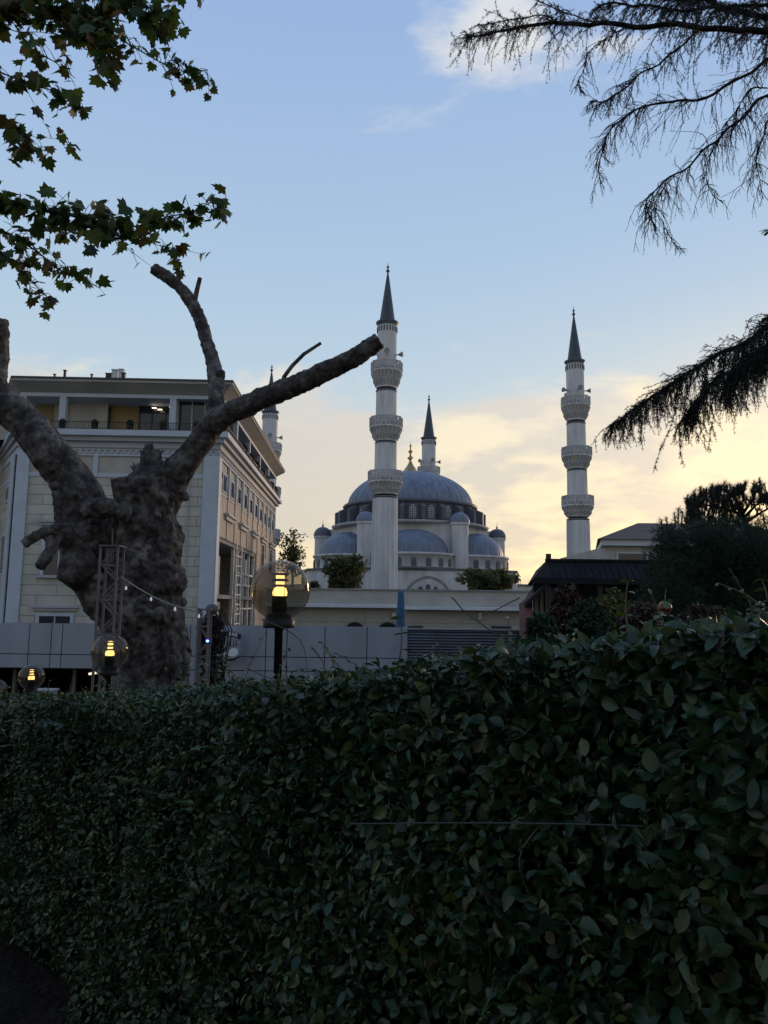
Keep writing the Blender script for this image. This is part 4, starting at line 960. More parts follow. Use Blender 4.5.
# semi-domes with their half drums
zs0 = zq(552, 119.5); 
for k in range(6):
    th = PI/3*k; cx_, cy2 = 12.9*math.sin(th), -12.9*math.cos(th)
    rot = th - PI/2
    hs = zq(528, 121) - zs0
    sd_ = MB().lathe([(r, z_+zs0) for r, z_ in dome_prof(5.9, hs, 16, .95)], 130, (cx_, cy2, 0), mod=ribm(40), a0=-PI/2, a1=PI/2, sx=.8, rot=rot)
    sd_.build('semi_dome', M['dome'], mq)
    bb = MB(); bb.lathe([(6.9, zb4), (6.9, zs0-.5), (7.2, zs0-.45), (7.2, zs0-.1), (5.8, zs0)], 64, (cx_, cy2, 0), a0=-PI/2, a1=PI/2, sx=.8, rot=rot)
    ex = bb.build('half_drum', M['stone'], mq)
    for j in range(9):
        a = -PI/2 + PI*(j+.5)/9; X, Yy = 6.92*math.cos(a)*.8, 6.92*math.sin(a)
        px_, py_ = cx_+X*math.cos(rot)-Yy*math.sin(rot), cy2+X*math.sin(rot)+Yy*math.cos(rot)
        nA = a + rot; n2 = Vector((math.cos(nA), math.sin(nA), 0)); t_ = Vector((-n2.y, n2.x, 0)); c = Vector((px_, py_, 0))
        arch = [c + t_*(.42*math.cos(PI*i_/8)) + Vector((0,0,zs0-1.3+.4*math.sin(PI*i_/8))) for i_ in range(9)] + [c-t_*.42+Vector((0,0,zs0-2.3)), c+t_*.42+Vector((0,0,zs0-2.3))]
        MB().slab(arch, n2*.12).build('window', M['stone_dark'], ex)
    MB().lathe([(7.4, zb4-.25), (7.6, zb4-.2), (7.6, zb4+.15), (6.8, zb4+.25)], 64, (cx_, cy2, 0), a0=-PI/2, a1=PI/2, sx=.82, rot=rot).build('ledge', M['stone_dark'], mq)
# six turrets
for k in range(6):
    th = PI/6 + PI/3*k; R_ = 15.6 if k in (0, 2, 3, 5) else 16.1; c = (R_*math.sin(th), -R_*math.cos(th), 0); low = 1.3 if k in (1, 4) else 0
    r_ = 1.45; zt4 = zq(522, 122.5) - low
    tr = MB().lathe([(r_, 0), (r_, zt4-.5), (r_*1.12, zt4-.4), (r_*1.12, zt4)], 12, c, smooth=False).build('turret', M['stone'], mq)
    MB().lathe([(q_, z_+zt4) for q_, z_ in dome_prof(r_*1.15, 1.7, 8)], 48, c, mod=ribm(12)).build('turret_dome', M['dome'] if not low else M['stone_dark'], tr)
    MB().lathe([(.1, zt4+1.65), (.2, zt4+1.95), (.06, zt4+2.2), (.0, zt4+3.1)], 8, c).build('finial', M['spire'], tr)
# lower walls
lw = [(8.6, -18.6), (17.2, -13.4), (19.6, -2), (19.6, 14), (-19.6, 14), (-19.6, -2), (-17.2, -13.4), (-8.6, -18.6)]
zlo = zq(570, 117.6)
MB().prism(lw, 0, zlo).build('lower_wall', M['stone'], mq)
lw2 = [(x*1.012, y*1.012) for x, y in lw]; MB().prism(lw2, zlo, zlo+.3).build('lower_cornice', M['stone_dark'], mq)
zc3 = zq(577, 119)
ca, sa = math.cos(math.radians(26)), math.sin(math.radians(26))
rect = [(x*ca-y*sa+2, x*sa+y*ca+1) for x, y in ((-12.5, -14.5), (19, -17), (19, 26), (-19, 26))]
MB().prism(rect, 0, zc3-1).build('prayer_hall_wall', M['stone'], mq)
MB().prism([((x-2)*1.015+2, (y-1)*1.015+1) for x, y in rect], zc3-1, zc3-.7).build('hall_cornice', M['stone_dark'], mq)
# large pointed arch with blind windows on the front
ac = Vector((P(428, 590, 117.2).x-MX, -18.85, 0)); za_ = zq(575.5, 117.2); wdt = 3.6
def pointed(c, w_, ztop, rise, z0):
    pts = []
    for j in range(9): t = j/8; pts.append(c + Vector((w_*(1-t)**1.0, 0, ztop-rise*(1-math.sin(PI/2*t)**1.1 if t > 0 else 1))))
    right = [Vector((c.x + w_*math.cos(PI/2*j/8), c.y, ztop-rise+rise*(math.sin(PI/2*j/8)*.82+.18*j/8))) for j in range(9)]
    left = [Vector((2*c.x-p.x, p.y, p.z)) for p in right[::-1][1:]]
    return right + left + [Vector((c.x-w_, c.y, z0)), Vector((c.x+w_, c.y, z0))]
ar = MB().slab(pointed(ac, wdt, za_, 3.2, 0), (0, .24, 0)).build('great_arch', M['concrete'], mq)
MB().slab(pointed(ac+Vector((0,-.05,0)), wdt-.5, za_-.5, 2.8, 0), (0, .049, 0)).build('arch_infill', M['stone'], ar)
for j in range(-2, 3):
    c = ac + Vector((j*1.2, -.10, 0)); MB().slab(pointed(c, .4, za_-1.3-.35*abs(j), .6, 1), (0, .049, 0)).build('blind_window', M['stone_dark'], ar)
# ------------------------------------------------------------------ trees generic
def leafy(name, label, cat, px, py, Y, rx, rz_, nclump, per, lf, m_, bm='darkbark', base_y=None, group=None, airy=.6, ry=None, cl=.34, rough_top=1.0):
    c = P(px, py, Y); k = Y/739; RX, RZ = rx*k, rz_*k; gnd = G(Y) if Y < 30 else gz
    t = thing(name, label, cat, (c.x, Y, gnd), group=group)
    tr = MB(); top = c.z + RZ*.5; r0 = max(.02, RX*.09)
    tr.tube([(c.x, Y, gnd-.1), (c.x+RX*.03, Y, (gnd+c.z)/2), (c.x, Y, c.z-RZ*.3), (c.x+RX*.05, Y, top)], [r0, r0*.8, r0*.6, r0*.15], 8)
    P_, D_ = [], []
    for i in range(nclump):
        d = rng.normal(size=3); d /= np.linalg.norm(d); rr = rng.random()**airy
        cc = np.array([c.x, Y, c.z]) + d*rr*np.array([RX, (ry*k if ry else RX), RZ])*.82
        tr.tube([(c.x, Y, c.z-RZ*.6+RZ*.6*rr), tuple((np.array([c.x, Y, c.z-RZ*.2])+cc)/2), tuple(cc)], [r0*.35, r0*.2, r0*.06], 5, cap=False)
        cr = min(RX, RZ)*cl*rng.uniform(.6, 1.25)
        a_, d_ = cloud(cc, (cr, cr, cr*.8), per, .45); P_.append(a_); D_.append(d_)
    tr.build('trunk', M[bm], t, world=True)
    P_ = np.concatenate(P_); D_ = np.concatenate(D_)
    V, F = inst(LV, LF, P_, D_*.6+rng.normal(size=P_.shape)*.7, rng.normal(size=P_.shape)+[0,0,-.2], rng.uniform(.6, 1.2, len(P_))*lf)
    arr_mesh('crown', V, F, M[m_], t); return t
leafy('tree', 'rounded olive green tree before the dome beside the nearest minaret', 'tree', 343, 571, 75, 27, 24, 60, 55, .40, 'mid', airy=.7)
leafy('tree', 'wide low olive tree before the mosque wall near the dark pavilion', 'tree', 488, 581, 78, 40, 16, 66, 50, .40, 'mid', airy=.7)
leafy('tree', 'sparse feathery tree top between the ornate building and globe lamp', 'tree', 293, 555, 70, 20, 34, 70, 13, .30, 'mid', airy=.8, cl=.28)
leafy('tree', 'low dark tree tuft beside the mosque near the feathery tree', 'tree', 318, 590, 80, 20, 9, 16, 70, .4, 'mid')
# ------------------------------------------------------------------ dark pavilion
KY = 18.0
def pk(px, py, Y=KY): return P(px, py, Y)
kb = pk(545, 600); kg = G(18)
pv = thing('pavilion', 'dark low pavilion with corrugated mansard roof and plank side wall', 'pavilion', (kb.x, KY, kg))
zT = pk(560, 561).z; zE = pk(560, 579.5).z; xT = pk(546, 561).x; xE = pk(538, 580, KY-.5).x; xR = pk(700, 570).x
m_ = MB()
yF, yB = KY-.5, KY+5.5
m_.add([(xT, KY, zT), (xR, KY, zT), (xR, KY+5, zT), (P(536, 575, KY+5).x, KY+5, zT), (xE-.1, yF, zE), (xR+.5, yF, zE), (xR+.5, yB, zE), (P(527, 586, yB).x, yB, zE)], [(0,1,2,3), (4,5,1,0), (5,6,2,1), (6,7,3,2), (7,4,0,3), (7,6,5,4)])
rf = m_.build('roof', M['kioskroof'], pv, world=True)
rb_ = MB(); x = xT+.1
while x < xR: rb_.bar((x, KY-.015, zT), (x, yF-.015, zE+.0), .03, .03); x += .16
rb_.bar((xT-.02, KY-.02, zT+.02), (xR, KY-.02, zT+.02), .08, .06); rb_.build('standing_seams', M['kioskroof'], rf, world=True)
MB().box(xE-.1, xR+.4, yF-.04, yF, zE-.12, zE+.02).build('eave_board', M['kioskroof'], pv, world=True)
# lean-to roof on the near side
xl2 = pk(519, 603, KY+1).x; zl2 = pk(519, 603, KY+1).z; zl3 = pk(543, 581).z
m_ = MB(); m_.slab([(xE+.3, yF+.1, zl3), (P(533, 590, yB).x, yB, zl3), (P(520, 603, yB).x, yB-.3, zl2), (xl2, KY+.2, zl2)], (0, 0, -.1)); m_.build('lean_to_roof', M['kioskroof'], pv, world=True)
xw = pk(535, 610, KY+.6).x
wl_ = MB(); x = xw
while x < pk(575, 610, KY+.6).x:
    h_ = min(zl3-.15, zl2-.1 + (x-xl2)*(zl3-zl2)/(xE+.3-xl2)); wl_.box(x, x+.09, KY+.6+random.uniform(0,.02), KY+.66, kg, h_); x += .13
wl_.build('plank_wall', M['planks'], pv, world=True)
MB().box(xw, xR, KY+.75, KY+.85, kg, zE-.02).build('back_wall', M['darkin'], pv, world=True)
MB().slab([(pk(521, 612, KY+1.2).x, KY+1.2, kg), (xw, KY+.9, kg), (xw, KY+.9, zl2+.25), (pk(519.5, 612, KY+1.2).x, KY+1.2, zl2-.02)], (0, .06, 0)).build('rose_panel', M['rose'], pv, world=True)
for px in (548, 600, 650): c = pk(px, 600, yF+.1); MB().box(c.x-.05, c.x+.05, yF+.05, yF+.15, kg, zE-.12).build('post', M['darkin'], pv, world=True)
c = pk(549.5, 560.5); sl_ = thing('spotlight', 'small dark spotlight perched on the corner of the pavilion roof', 'spotlight', (c.x, KY+.1, zT+.01))
MB().box(-.06, .06, -.03, .05, .05, .17).build('head', M['iron'], sl_, bevel=.008); MB().box(-.012, .012, 0, .02, 0, .06).build('bracket', M['iron'], sl_)
# beige house beyond the pavilion
HY = 44.; hc = P(612, 545, HY)
hs_ = thing('beige_house', 'beige house with hipped tile roof beyond the pavilion and pine', 'house', (hc.x, HY, gz))
def hz_(y): return P(620, y, HY).z
xa, xb = P(608, 550, HY).x, P(800, 550, HY).x
MB().box(xa, xb, HY, HY+12, gz, hz_(546)).build('wall', M['beige'], hs_, world=True)
m_ = MB(); m_.slab([(xa, HY, gz), (P(594, 545, HY+5).x, HY+5, gz), (P(593, 545, HY+12).x, HY+12, gz), (P(625, 545, HY+12).x, HY+12, gz)], (0, 0, hz_(547)-gz)); m_.build('side_wing', M['beige'], hs_, world=True)
MB().prism([(xa-.5, HY-.4), (xb, HY-.4), (xb, HY+12), (P(593, 540, HY+12).x, HY+12)], hz_(546), hz_(540)).build('cornice', M['gutter'], hs_, world=True)
ze, zr2 = hz_(540), P(638, 523, HY+6).z-1.6
m_ = MB(); xe0 = P(597, 539, HY-.5).x
m_.add([(xe0, HY-.6, ze), (xb+.5, HY-.6, ze), (xb+.5, HY+13, ze), (P(594, 540, HY+13).x, HY+13, ze), (P(638, 524, HY+6).x, HY+6, zr2+1.6), (xb, HY+6, zr2+1.6)], [(0,1,5,4), (1,2,5), (2,3,4,5), (3,0,4), (3,2,1,0)]); m_.build('roof', M['tiles'], hs_, world=True)
wn = MB().box(P(618, 555, HY).x-.1, P(646, 555, HY).x+.1, HY-.08, HY-.002, hz_(575), hz_(552.5)).build('window', M['gutter'], hs_, world=True)
MB().box(P(618, 555, HY).x, P(646, 555, HY).x, HY-.10, HY-.082, hz_(574), hz_(553.5)).build('pane', M['pane'], wn, world=True)
# ------------------------------------------------------------------ pine, juniper bush, small shrubs
def needle_tuft(n_, spread, wid=.02):
    v, f = [], []
    for i in range(n_):
        a = 2*PI*i/n_ + random.random(); e = random.uniform(.25, 1)*spread
        d = Vector((math.cos(a)*e, 1, math.sin(a)*e)).normalized()*random.uniform(.8, 1.1); s_ = Vector((math.sin(a), 0, -math.cos(a)))*wid
        b0 = len(v); v += [tuple(s_), tuple(-s_), tuple(d)]; f.append((b0, b0+1, b0+2))
    return np.array(v, float), np.array(f)
PV, PF = needle_tuft(16, 1.0, .03)
YP = 11.0
def pineY(px, py, dy=0): return P(px, py, YP+dy)
pr = thing('pine_tree', 'dark pine with upright candle shoots against the yellow sky', 'tree', (pineY(752, 560).x, YP, G(YP)))
tr = MB(); tr.tube([Vector((pineY(752, 560).x, YP, G(YP)-.1)), pineY(752, 560), pineY(748, 530), pineY(742, 515), pineY(738, 502)], [.11, .07, .05, .04, .02], 8)
pp_, pa_, psz = [], [], []
def candle(px, py, L, dx=0, dy=0, dens=10):
    a = pineY(px, py+L, dy); b_ = pineY(px+dx, py, dy)
    tr.tube([a, (a+b_)/2+Vector((random.gauss(0,.01),0,0)), b_], [.012, .009, .005], 5, cap=False)
    for i in range(dens):
        t = i/dens; pp_.append(a.lerp(b_, t)); pa_.append(((b_-a).normalized()*1.1 + Vector((random.gauss(0,.8), random.gauss(0,.8), 0)))); psz.append(random.uniform(.06, .11))
for k in range(620):
    px = random.uniform(686, 800); 
    env = 489 - 8*math.sin((px-690)/110*PI) if px > 700 else 494
    if 706 < px < 742: env = 484
    if px > 750: env = 480 if px < 762 else 492
    lowb = 520 if px < 742 else 516
    py = env + (lowb-env)*random.random()**1.2
    if 745 < px < 752 and py < 495: continue
    if px > 740 and 500 < py and random.random() < .75: continue
    candle(px, py, random.uniform(5, 10), random.uniform(-3, 3), random.uniform(-.5, .7), 4)
for px, py in ((678, 508), (675, 512), (682, 511), (662, 519), (667, 518), (760, 478), (754, 481), (765, 484), (700, 487), (695, 490), (712, 484), (724, 482)): candle(px, py, 16, random.uniform(-1, 1), 0, 12)
for q_ in ([(742, 515), (725, 508), (705, 505), (690, 508)], [(744, 518), (756, 505), (768, 498)], [(742, 512), (735, 500), (728, 492)], [(746, 522), (762, 512), (775, 505)], [(742, 515), (752, 500), (758, 488)]):
    tr.tube([pineY(*z_) for z_ in q_], [.03]+[.015]*(len(q_)-1), 6)
tr.build('trunk', M['darkbark'], pr, world=True)
V, F = inst(PV, PF, np.array(pp_), np.cross(np.array(pa_), rng.normal(size=(len(pa_), 3))), np.array(pa_), np.array(psz)); arr_mesh('needles', V, F, M['pine'], pr)
# big rounded conifer bush
YB_ = 9.5; cb3 = P(722, 600, YB_); bs = thing('conifer_bush', 'large rounded dark conifer bush below the pine', 'bush', (cb3.x, YB_, G(YB_)))
bp_, bd_ = [], []; tr = MB()
for i in range(520):
    t = random.random(); px = 649 + 150*random.random(); 
    topy = 548 if px < 660 else (532 if px < 690 else 526)
    py = topy + random.random()*125
    if px < 662 and (py > 610 or py < 545): px += 14
    c = P(px, py, YB_ + random.uniform(-.9, .9)); a_, d_ = cloud(c, (.16, .16, .14), 85, .5); bp_.append(a_); bd_.append(d_)
for i in range(16):
    c = P(670+random.random()*110, 560+random.random()*60, YB_+random.uniform(-.5,.5)); tr.tube([(cb3.x, YB_, G(YB_)-.05), tuple((Vector((cb3.x, YB_, 0))+c)/2), tuple(c)], [.06, .035, .012], 6)
tr.build('trunk', M['darkbark'], bs, world=True)
bp_ = np.concatenate(bp_); bd_ = np.concatenate(bd_)
V, F = inst(PV[:24], PF[:8], bp_, np.cross(bd_, rng.normal(size=bd_.shape)), bd_+[0,0,.6]+rng.normal(size=bd_.shape)*.4, rng.uniform(.05, .09, len(bp_))); arr_mesh('crown', V, F, M['bush'], bs)
leafy('shrub', 'yellow green upright shrub in front of the pavilion', 'shrub', 613, 612, 6.5, 18, 28, 80, 90, .035, 'yel', airy=.6, cl=.3)
leafy('shrub', 'reddish leaved shrub before the pavilion plank wall', 'shrub', 566, 612, 6.0, 17, 34, 80, 80, .035, 'rust', airy=.6, cl=.3)
leafy('shrub', 'dark green shrub between the reddish and yellow green shrubs', 'shrub', 588, 626, 5.5, 22, 28, 80, 80, .034, 'bush', airy=.6, cl=.3)
leafy('shrub', 'dusky red shrub beside the red ornament ball', 'shrub', 640, 625, 5.8, 24, 26, 80, 80, .034, 'rust', airy=.6, cl=.3)
leafy('shrub', 'pointed glossy shrub at the corner of the louvre screen', 'shrub', 541, 632, 5.0, 16, 22, 60, 70, .034, 'bush', airy=.6, cl=.3)
leafy('shrub', 'reddish shrub below the conifer bush at the hedge top', 'shrub', 705, 622, 5.0, 30, 18, 70, 80, .034, 'rust', airy=.6, cl=.3)
c = P(665, 608, 4.6); orn = thing('ornament_ball', 'shiny red ornament ball hanging among the shrubs', 'ornament', c)
MB().lathe([(.042*math.sin(PI*k/14), -.042*math.cos(PI*k/14)) for k in range(15)], 24).build('ball', M['red'], orn); MB().tube([(0,0,.04), (0,0,.06), (.01,0,.12)], [.008,.004,.003], 6).build('hanger', M['iron'], orn)
c = P(669, 627, 2.2); fw_ = thing('flower', 'single pale bluish flower resting on top of the hedge', 'flower', c)
pm = MB()
for k in range(6):
    a = 2*PI*k/6; d = Vector((math.cos(a), math.sin(a)*.8, .25)); t_ = Vector((-math.sin(a), math.cos(a), 0))
    pm.add([d*.004, d*.016+t_*.010+Vector((0,0,.004)), d*.03, d*.016-t_*.010+Vector((0,0,.004))], [(0,1,2,3)], True)
pm.build('petals', M['petal'], fw_); MB().tube([(0,0,0), (.01,.01,-.05), (.02,.02,-.12)], .0025, 5).build('stem', M['stem'], fw_)
# ------------------------------------------------------------------ overhanging plane tree (leaves top, trunk outside)
ov = thing('plane_tree', 'leafy plane tree branches hanging into view against the blue sky', 'tree', (-6.6, 6.8, G(6.8)))
def plane_leaf():
    o_ = [(0,.02), (.20,-.08), (.46,-.04), (.40,.14), (.62,.38), (.36,.42), (.34,.70), (.18,.66), (0,1.0), (-.18,.66), (-.34,.70), (-.36,.42), (-.62,.38), (-.40,.14), (-.46,-.04), (-.20,-.08)]
    v = [(0, .28, 0)] + [(x, y, -.22*abs(x) - .12*y*y) for x, y in o_]
    return np.array(v, float), np.array([(0, i, i % 16 + 1) for i in range(1, 17)])
QV, QF = plane_leaf()
tw = MB(); lp, ln_, la, lsz = [], [], [], []
def tw_branch(pts, r, nleaf, spread=10, lsize=.15, jitter=.5, sub=True):
    nleaf = int(nleaf*1.2)
    P3 = [P(*q_) for q_ in pts]; tw.tube(P3, [r*(1-.65*i/(len(P3)-1)) for i in range(len(P3))], 6, cap=False)
    for i in range(nleaf):
        t = random.random()**.9*(len(P3)-1.001); k = int(t); a = P3[k].lerp(P3[k+1], t-k)
        b_ = a + Vector((max(-1.6,min(1.6,random.gauss(0, 1)))*spread*.008, random.gauss(0, 1)*.12, max(-1.6,min(1.6,random.gauss(-.2, .8)))*spread*.008))
        tw.tube([a, (a+b_)/2+Vector((0,0,.02)), b_], [.004, .003, .002], 4, cap=False)
        lp.append(b_); la.append(Vector((random.gauss(0,.7), random.gauss(0,.5), -.8+random.gauss(0,.5)))); ln_.append(Vector((random.gauss(0,.8), -.7+random.gauss(0,.8), random.gauss(.5,.7)))); lsz.append(lsize*random.uniform(.55, 1.18))
lY = 6.6
tw_branch([(-60, -15, lY), (0, 5, lY), (45, 8, lY), (80, 14, lY), (110, 22, lY)], .02, 165, 15)
tw_branch([(-20, -20, lY), (60, -15, lY), (110, 0, lY), (150, 8, lY), (172, 20, lY)], .015, 95, 13)
tw_branch([(60, 15, lY), (85, 40, lY), (105, 55, lY), (112, 70, lY)], .01, 38, 10)
tw_branch([(100, 25, lY), (130, 45, lY), (160, 62, lY), (185, 72, lY), (208, 70, lY)], .009, 62, 8, .105)
tw_branch([(-20, 20, lY), (18, 32, lY), (40, 32, lY), (70, 36, lY)], .006, 6, 5, .08)
tw_branch([(-30, 60, lY), (0, 72, lY), (30, 85, lY), (60, 92, lY), (80, 100, lY)], .01, 46, 9, .13)
tw_branch([(15, 25, lY), (30, 48, lY), (55, 62, lY), (75, 78, lY)], .009, 20, 8, .12)
tw_branch([(-50, 110, lY), (-5, 112, lY), (15, 125, lY), (30, 140, lY), (28, 158, lY)], .012, 42, 11, .14)
tw_branch([(15, 130, lY), (35, 137, lY), (60, 139, lY), (78, 147, lY)], .003, 9, 3.5, .10)
tw_branch([(-60, 185, lY), (0, 200, lY), (40, 210, lY), (70, 215, lY), (105, 226, lY), (130, 228, lY)], .022, 150, 15)
tw_branch([(120, 228, lY), (145, 225, lY), (170, 216, lY), (190, 213, lY), (212, 202, lY), (228, 205, lY)], .009, 60, 9, .125)
tw_branch([(-30, 215, lY), (10, 235, lY), (35, 250, lY), (60, 270, lY), (100, 288, lY)], .012, 55, 10, .12)
tw_branch([(-20, 240, lY), (15, 262, lY), (35, 285, lY), (55, 305, lY)], .009, 30, 8, .11)
tw_branch([(20, 235, lY), (30, 265, lY), (30, 290, lY)], .006, 14, 8, .11)
tw_branch([(112, 235, lY), (132, 252, lY), (152, 267, lY)], .004, 4, 5, .1)
tw_branch([(140, 238, lY), (160, 246, lY), (185, 250, lY), (208, 256, lY)], .004, 13, 5, .12)
tw_branch([(165, 246, lY), (178, 260, lY), (186, 278, lY)], .004, 9, 4, .11)
tw_branch([(150, -25, lY), (190, -12, lY), (205, -2, lY)], .01, 12, 4, .11)
# structural wood outside the frame joins the branches to the trunk
tw.build('twigs', M['darkbark'], ov, world=True)
V, F = inst(QV, QF, np.array(lp), np.array(ln_), np.array(la), np.array(lsz)); arr_mesh('leaves', V, F, M['planeleaf'], ov)
tk = MB(); T0 = Vector((-6.6, 6.8, G(6.8)-.1))
tk.tube([T0, T0+Vector((.1,0,2)), T0+Vector((.2,0,4.5)), T0+Vector((.1,.1,7.5)), T0+Vector((.4,0,10))], [.38,.3,.26,.2,.12], 14)
for q_, h_ in (((-60, -15, lY), 5.4), ((-50, 110, lY), 4.4), ((-60, 185, lY), 3.8), ((-20, -20, lY), 6.2), ((-30, 60, lY), 5.0), ((-30, 215, lY), 3.6), ((-20, 240, lY), 3.3), ((150, -25, lY), 6.8), ((-20, 20, lY), 5.2)):
    e = P(*q_); s_ = T0+Vector((.2, 0, h_*.92)); m0 = smooth([s_, s_.lerp(e, .35)+Vector((random.gauss(0,.15), random.gauss(0,.4), .35)), s_.lerp(e, .7)+Vector((0, random.gauss(0,.25), .2)), e], 5)
    tk.tube([p + Vector(noise.noise_vector(p*1.7))*.10*min(1, (len(m0)-1-i_)*.5) for i_, p in enumerate(m0)], [.1-.08*i_/len(m0) for i_ in range(len(m0))], 8)
tk.build('trunk', M['bark'], ov, world=True)
# ------------------------------------------------------------------ cedar (branches in view, trunk outside)
cd = thing('cedar_tree', 'cedar boughs with drooping bare twigs and needle sprays overhead', 'tree', (9.0, 9.5, G(9.5)))
CV, CF = needle_tuft(7, 1.2, .05)
cw = MB(); cpp, cpa, cps = [], [], []
def smooth(pts, n_=6):
    out = []
    for i in range(len(pts)-1):
        p0, p1, p2, p3 = pts[max(i-1,0)], pts[i], pts[i+1], pts[min(i+2, len(pts)-1)]
        for k in range(n_):
            t = k/n_; out.append(.5*((2*p1)+(p2-p0)*t+(2*p0-5*p1+4*p2-p3)*t*t+(3*p1-p0-3*p2+p3)*t*t*t))
    return out+[pts[-1]]
def tufts(pts, dens, size):
    dens *= 1.45; size *= 1.12
    for i in range(len(pts)-1):
        L = (pts[i+1]-pts[i]).length; n_ = L*dens; n_ = int(n_) + (random.random() < n_-int(n_))
        for _ in range(n_):
            cpp.append(pts[i].lerp(pts[i+1], random.random()) + Vector((random.gauss(0,.008),)*3)); cpa.append(Vector((random.gauss(0,1), random.gauss(0,1), random.gauss(.2,1)))); cps.append(size*random.uniform(.6, 1.3))
def bough(pts, r0, r1, ntw, Lt0, dens=25, tsz=.022, side=0, nd=30, topt=0, curl=.5, fork=2, tw_r=.0045):
    Lt = (Lt0[0]*.8, Lt0[1]*1.3); ntw = int(ntw*2.8)
    P3 = smooth([P(*q_) for q_ in pts]); n_ = len(P3); P3 = [p + Vector(noise.noise_vector(p*3.5))*.06 for p in P3]; r0 *= .72
    cw.tube(P3, [r0+(r1-r0)*i/(n_-1) for i in range(n_)], 8, cap=False)
    tufts(P3, nd, tsz)
    for i in range(ntw):
        t = random.random()*(n_-1.01); k = int(t); a = P3[k].lerp(P3[k+1], t-k); fwd = (P3[min(k+2, n_-1)]-P3[k]).normalized()
        up = random.random() < topt
        L = random.uniform(*Lt)*(.35+.65*(1-t/n_)**.7) * (.4 if up else 1)
        wv = random.uniform(.25, 1.3)*curl; d = fwd*random.uniform(.2, 1.3) + Vector((side + random.gauss(0,.6), random.gauss(0,.7), .5 if up else random.uniform(-.7,.45)))
        p = a.copy(); pts2 = [p.copy()]; m_ = 8
        for j in range(m_):
            d = (d.normalized() + Vector((random.gauss(0,.2), random.gauss(0,.2), (-wv*.36+random.gauss(0,.12) if not up else -.05)))).normalized(); p = p + d*L/m_; pts2.append(p.copy())
        cw.tube(pts2, [tw_r*(1-.6*j/m_) for j in range(m_+1)], 4, cap=False); tufts(pts2, dens, tsz)
        for _ in range(fork):
            j = random.randint(1, m_-2); q_ = pts2[j].copy(); d2 = (pts2[j+1]-pts2[j]).normalized() + Vector((random.gauss(0,.7), random.gauss(0,.5), -.3)); pts3 = [q_.copy()]; L2 = L*random.uniform(.25, .55)
            for _k in range(5): d2 = (d2.normalized()+Vector((random.gauss(0,.1), random.gauss(0,.1), -.2))).normalized(); q_ = q_+d2*L2/5; pts3.append(q_.copy())
            cw.tube(pts3, [tw_r*.65*(1-.5*j/5) for j in range(6)], 3, cap=False); tufts(pts3, dens, tsz)
Yc = 8.0
bough([(830, 45, Yc), (768, 33, Yc), (704, 27, Yc), (624, 25, Yc), (560, 24, Yc), (520, 27, Yc), (488, 33, Yc), (468, 36, Yc)], .06, .006, 95, (.15, .75), 32, .024, -.1, 60, .45, .6)
bough([(560, 26, Yc), (530, 15, Yc), (500, 22, Yc), (480, 24, Yc)], .01, .004, 22, (.12, .3), 40, .024, -.1, 60, .4)
bough([(600, 24, Yc), (565, 12, Yc), (545, 5, Yc), (535, -5, Yc)], .01, .004, 14, (.12, .3), 40, .024, -.1, 60, .4)
bough([(820, 30, Yc+.4), (768, 18, Yc+.4), (720, 6, Yc+.4), (670, -4, Yc+.4), (620, -14, Yc+.4)], .05, .02, 90, (.25, .7), 50, .028, -.1, 60, .3, .7)
bough([(768, 5, Yc+.2), (700, 10, Yc+.2), (650, 8, Yc+.2), (600, 4, Yc+.2)], .03, .01, 50, (.15, .5), 50, .028, -.1, 60, .3, .7)
bough([(700, 30, Yc), (668, 55, Yc), (634, 80, Yc), (610, 97, Yc), (590, 103, Yc)], .018, .005, 34, (.15, .55), 26, .02, -.1, 30, .2, .6)
bough([(830, 35, Yc), (768, 62, Yc), (724, 88, Yc), (690, 99, Yc), (664, 102, Yc), (636, 110, Yc), (612, 128, Yc), (603, 150, Yc), (601, 185, Yc)], .03, .004, 56, (.2, .75), 18, .018, -.1, 20, .25, .7)
bough([(640, 24, Yc), (600, 40, Yc), (585, 60, Yc), (576, 85, Yc), (585, 98, Yc)], .006, .004, 18, (.12, .4), 22, .018, 0, 24, .1, .7)
bough([(850, 60, Yc), (768, 95, Yc), (734, 127, Yc), (700, 155, Yc), (668, 180, Yc), (648, 200, Yc), (652, 228, Yc)], .028, .004, 44, (.25, .8), 14, .017, -.1, 16, .1, .8)
bough([(668, 182, Yc), (655, 205, Yc), (668, 232, Yc), (678, 250, Yc)], .005, .003, 12, (.1, .35), 14, .017, 0, 16, 0, .8)
bough([(768, 88, Yc), (748, 92, Yc), (735, 110, Yc), (715, 150, Yc), (708, 180, Yc), (722, 200, Yc)], .012, .003, 20, (.2, .6), 12, .016, 0, 14, .1, .8)
bough([(790, 90, Yc), (768, 120, Yc), (755, 160, Yc), (762, 200, Yc)], .014, .003, 22, (.2, .6), 12, .016, 0, 14, .1, .8)
bough([(800, 215, Yc), (780, 225, Yc), (766, 232, Yc)], .02, .012, 10, (.05, .15), 60, .03, 0, 80, .3, .3)
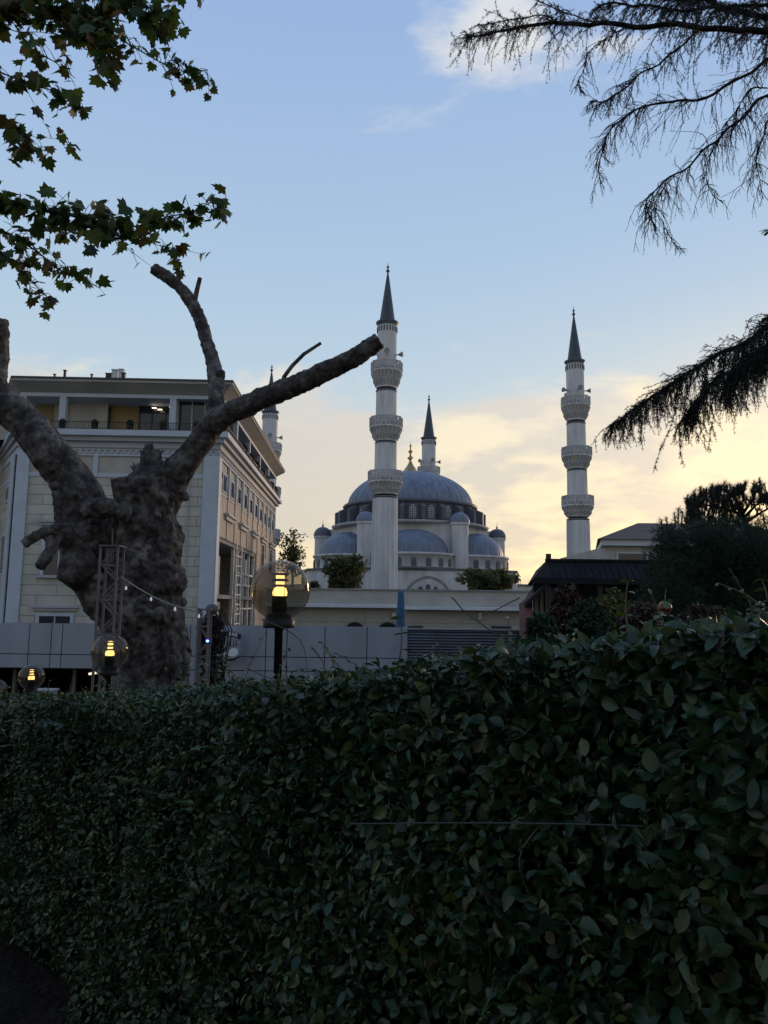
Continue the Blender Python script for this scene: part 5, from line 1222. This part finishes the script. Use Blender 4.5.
# lower dense bough
Yd = 8.6
bough([(860, 290, Yd), (800, 308, Yd), (768, 325, Yd), (734, 346, Yd), (700, 364, Yd), (670, 384, Yd), (640, 405, Yd), (610, 426, Yd)], .06, .005, 180, (.2, .72), 44, .028, -.05, 110, .25, 1.0, 2, .005)
bough([(800, 320, Yd+.3), (768, 345, Yd+.3), (734, 368, Yd+.3), (705, 392, Yd+.3), (685, 415, Yd+.3)], .03, .005, 110, (.25, .75), 44, .028, .05, 120, .2, 1.0, 2, .005)
bough([(830, 320, Yd-.3), (790, 340, Yd-.3), (750, 360, Yd-.3), (725, 385, Yd-.3)], .03, .005, 100, (.3, .75), 42, .028, .05, 100, .2, 1.0, 2, .004)
for q_ in ([(676, 405, Yd), (668, 430, Yd), (661, 450, Yd), (653, 475, Yd)], [(686, 400, Yd), (682, 430, Yd), (684, 450, Yd), (688, 467, Yd)], [(710, 400, Yd), (712, 425, Yd), (707, 450, Yd)], [(640, 410, Yd), (642, 425, Yd), (641, 440, Yd)]):
    bough(q_, .005, .002, 5, (.04, .12), 60, .028, 0, 75, 0, .5, 0, .003)
bough([(790, 300, Yd), (775, 312, Yd), (766, 318, Yd)], .02, .01, 16, (.05, .15), 80, .03, 0, 100, .5, .3)
cw.build('boughs', M['darkbark'], cd, world=True)
V, F = inst(CV, CF, np.array(cpp), rng.normal(size=(len(cpp), 3)), np.array(cpa), np.array(cps)); arr_mesh('needles', V, F, M['needle'], cd)
tk = MB(); T0 = Vector((9.0, 9.5, G(9.5)-.1))
tk.tube([T0, T0+Vector((0,0,4)), T0+Vector((.05,0,8)), T0+Vector((0,0,14))], [.4,.33,.26,.1], 14)
for q_, h_ in (((830, 45, Yc), 8.2), ((820, 30, Yc+.4), 9.0), ((850, 60, Yc), 7.9), ((830, 35, Yc), 8.5), ((860, 290, Yd), 5.0), ((830, 320, Yd-.3), 4.8), ((800, 215, Yc), 6.2), ((790, 90, Yc), 7.4), ((768, 5, Yc+.2), 8.8), ((800, 320, Yd+.3), 4.7), ((790, 300, Yd), 5.2)):
    e = P(*q_); s_ = T0+Vector((0, 0, h_)); tk.tube([s_, s_.lerp(e, .5)+Vector((0,0,.1)), e], [.12, .08, .03], 8)
tk.build('trunk', M['darkbark'], cd, world=True)
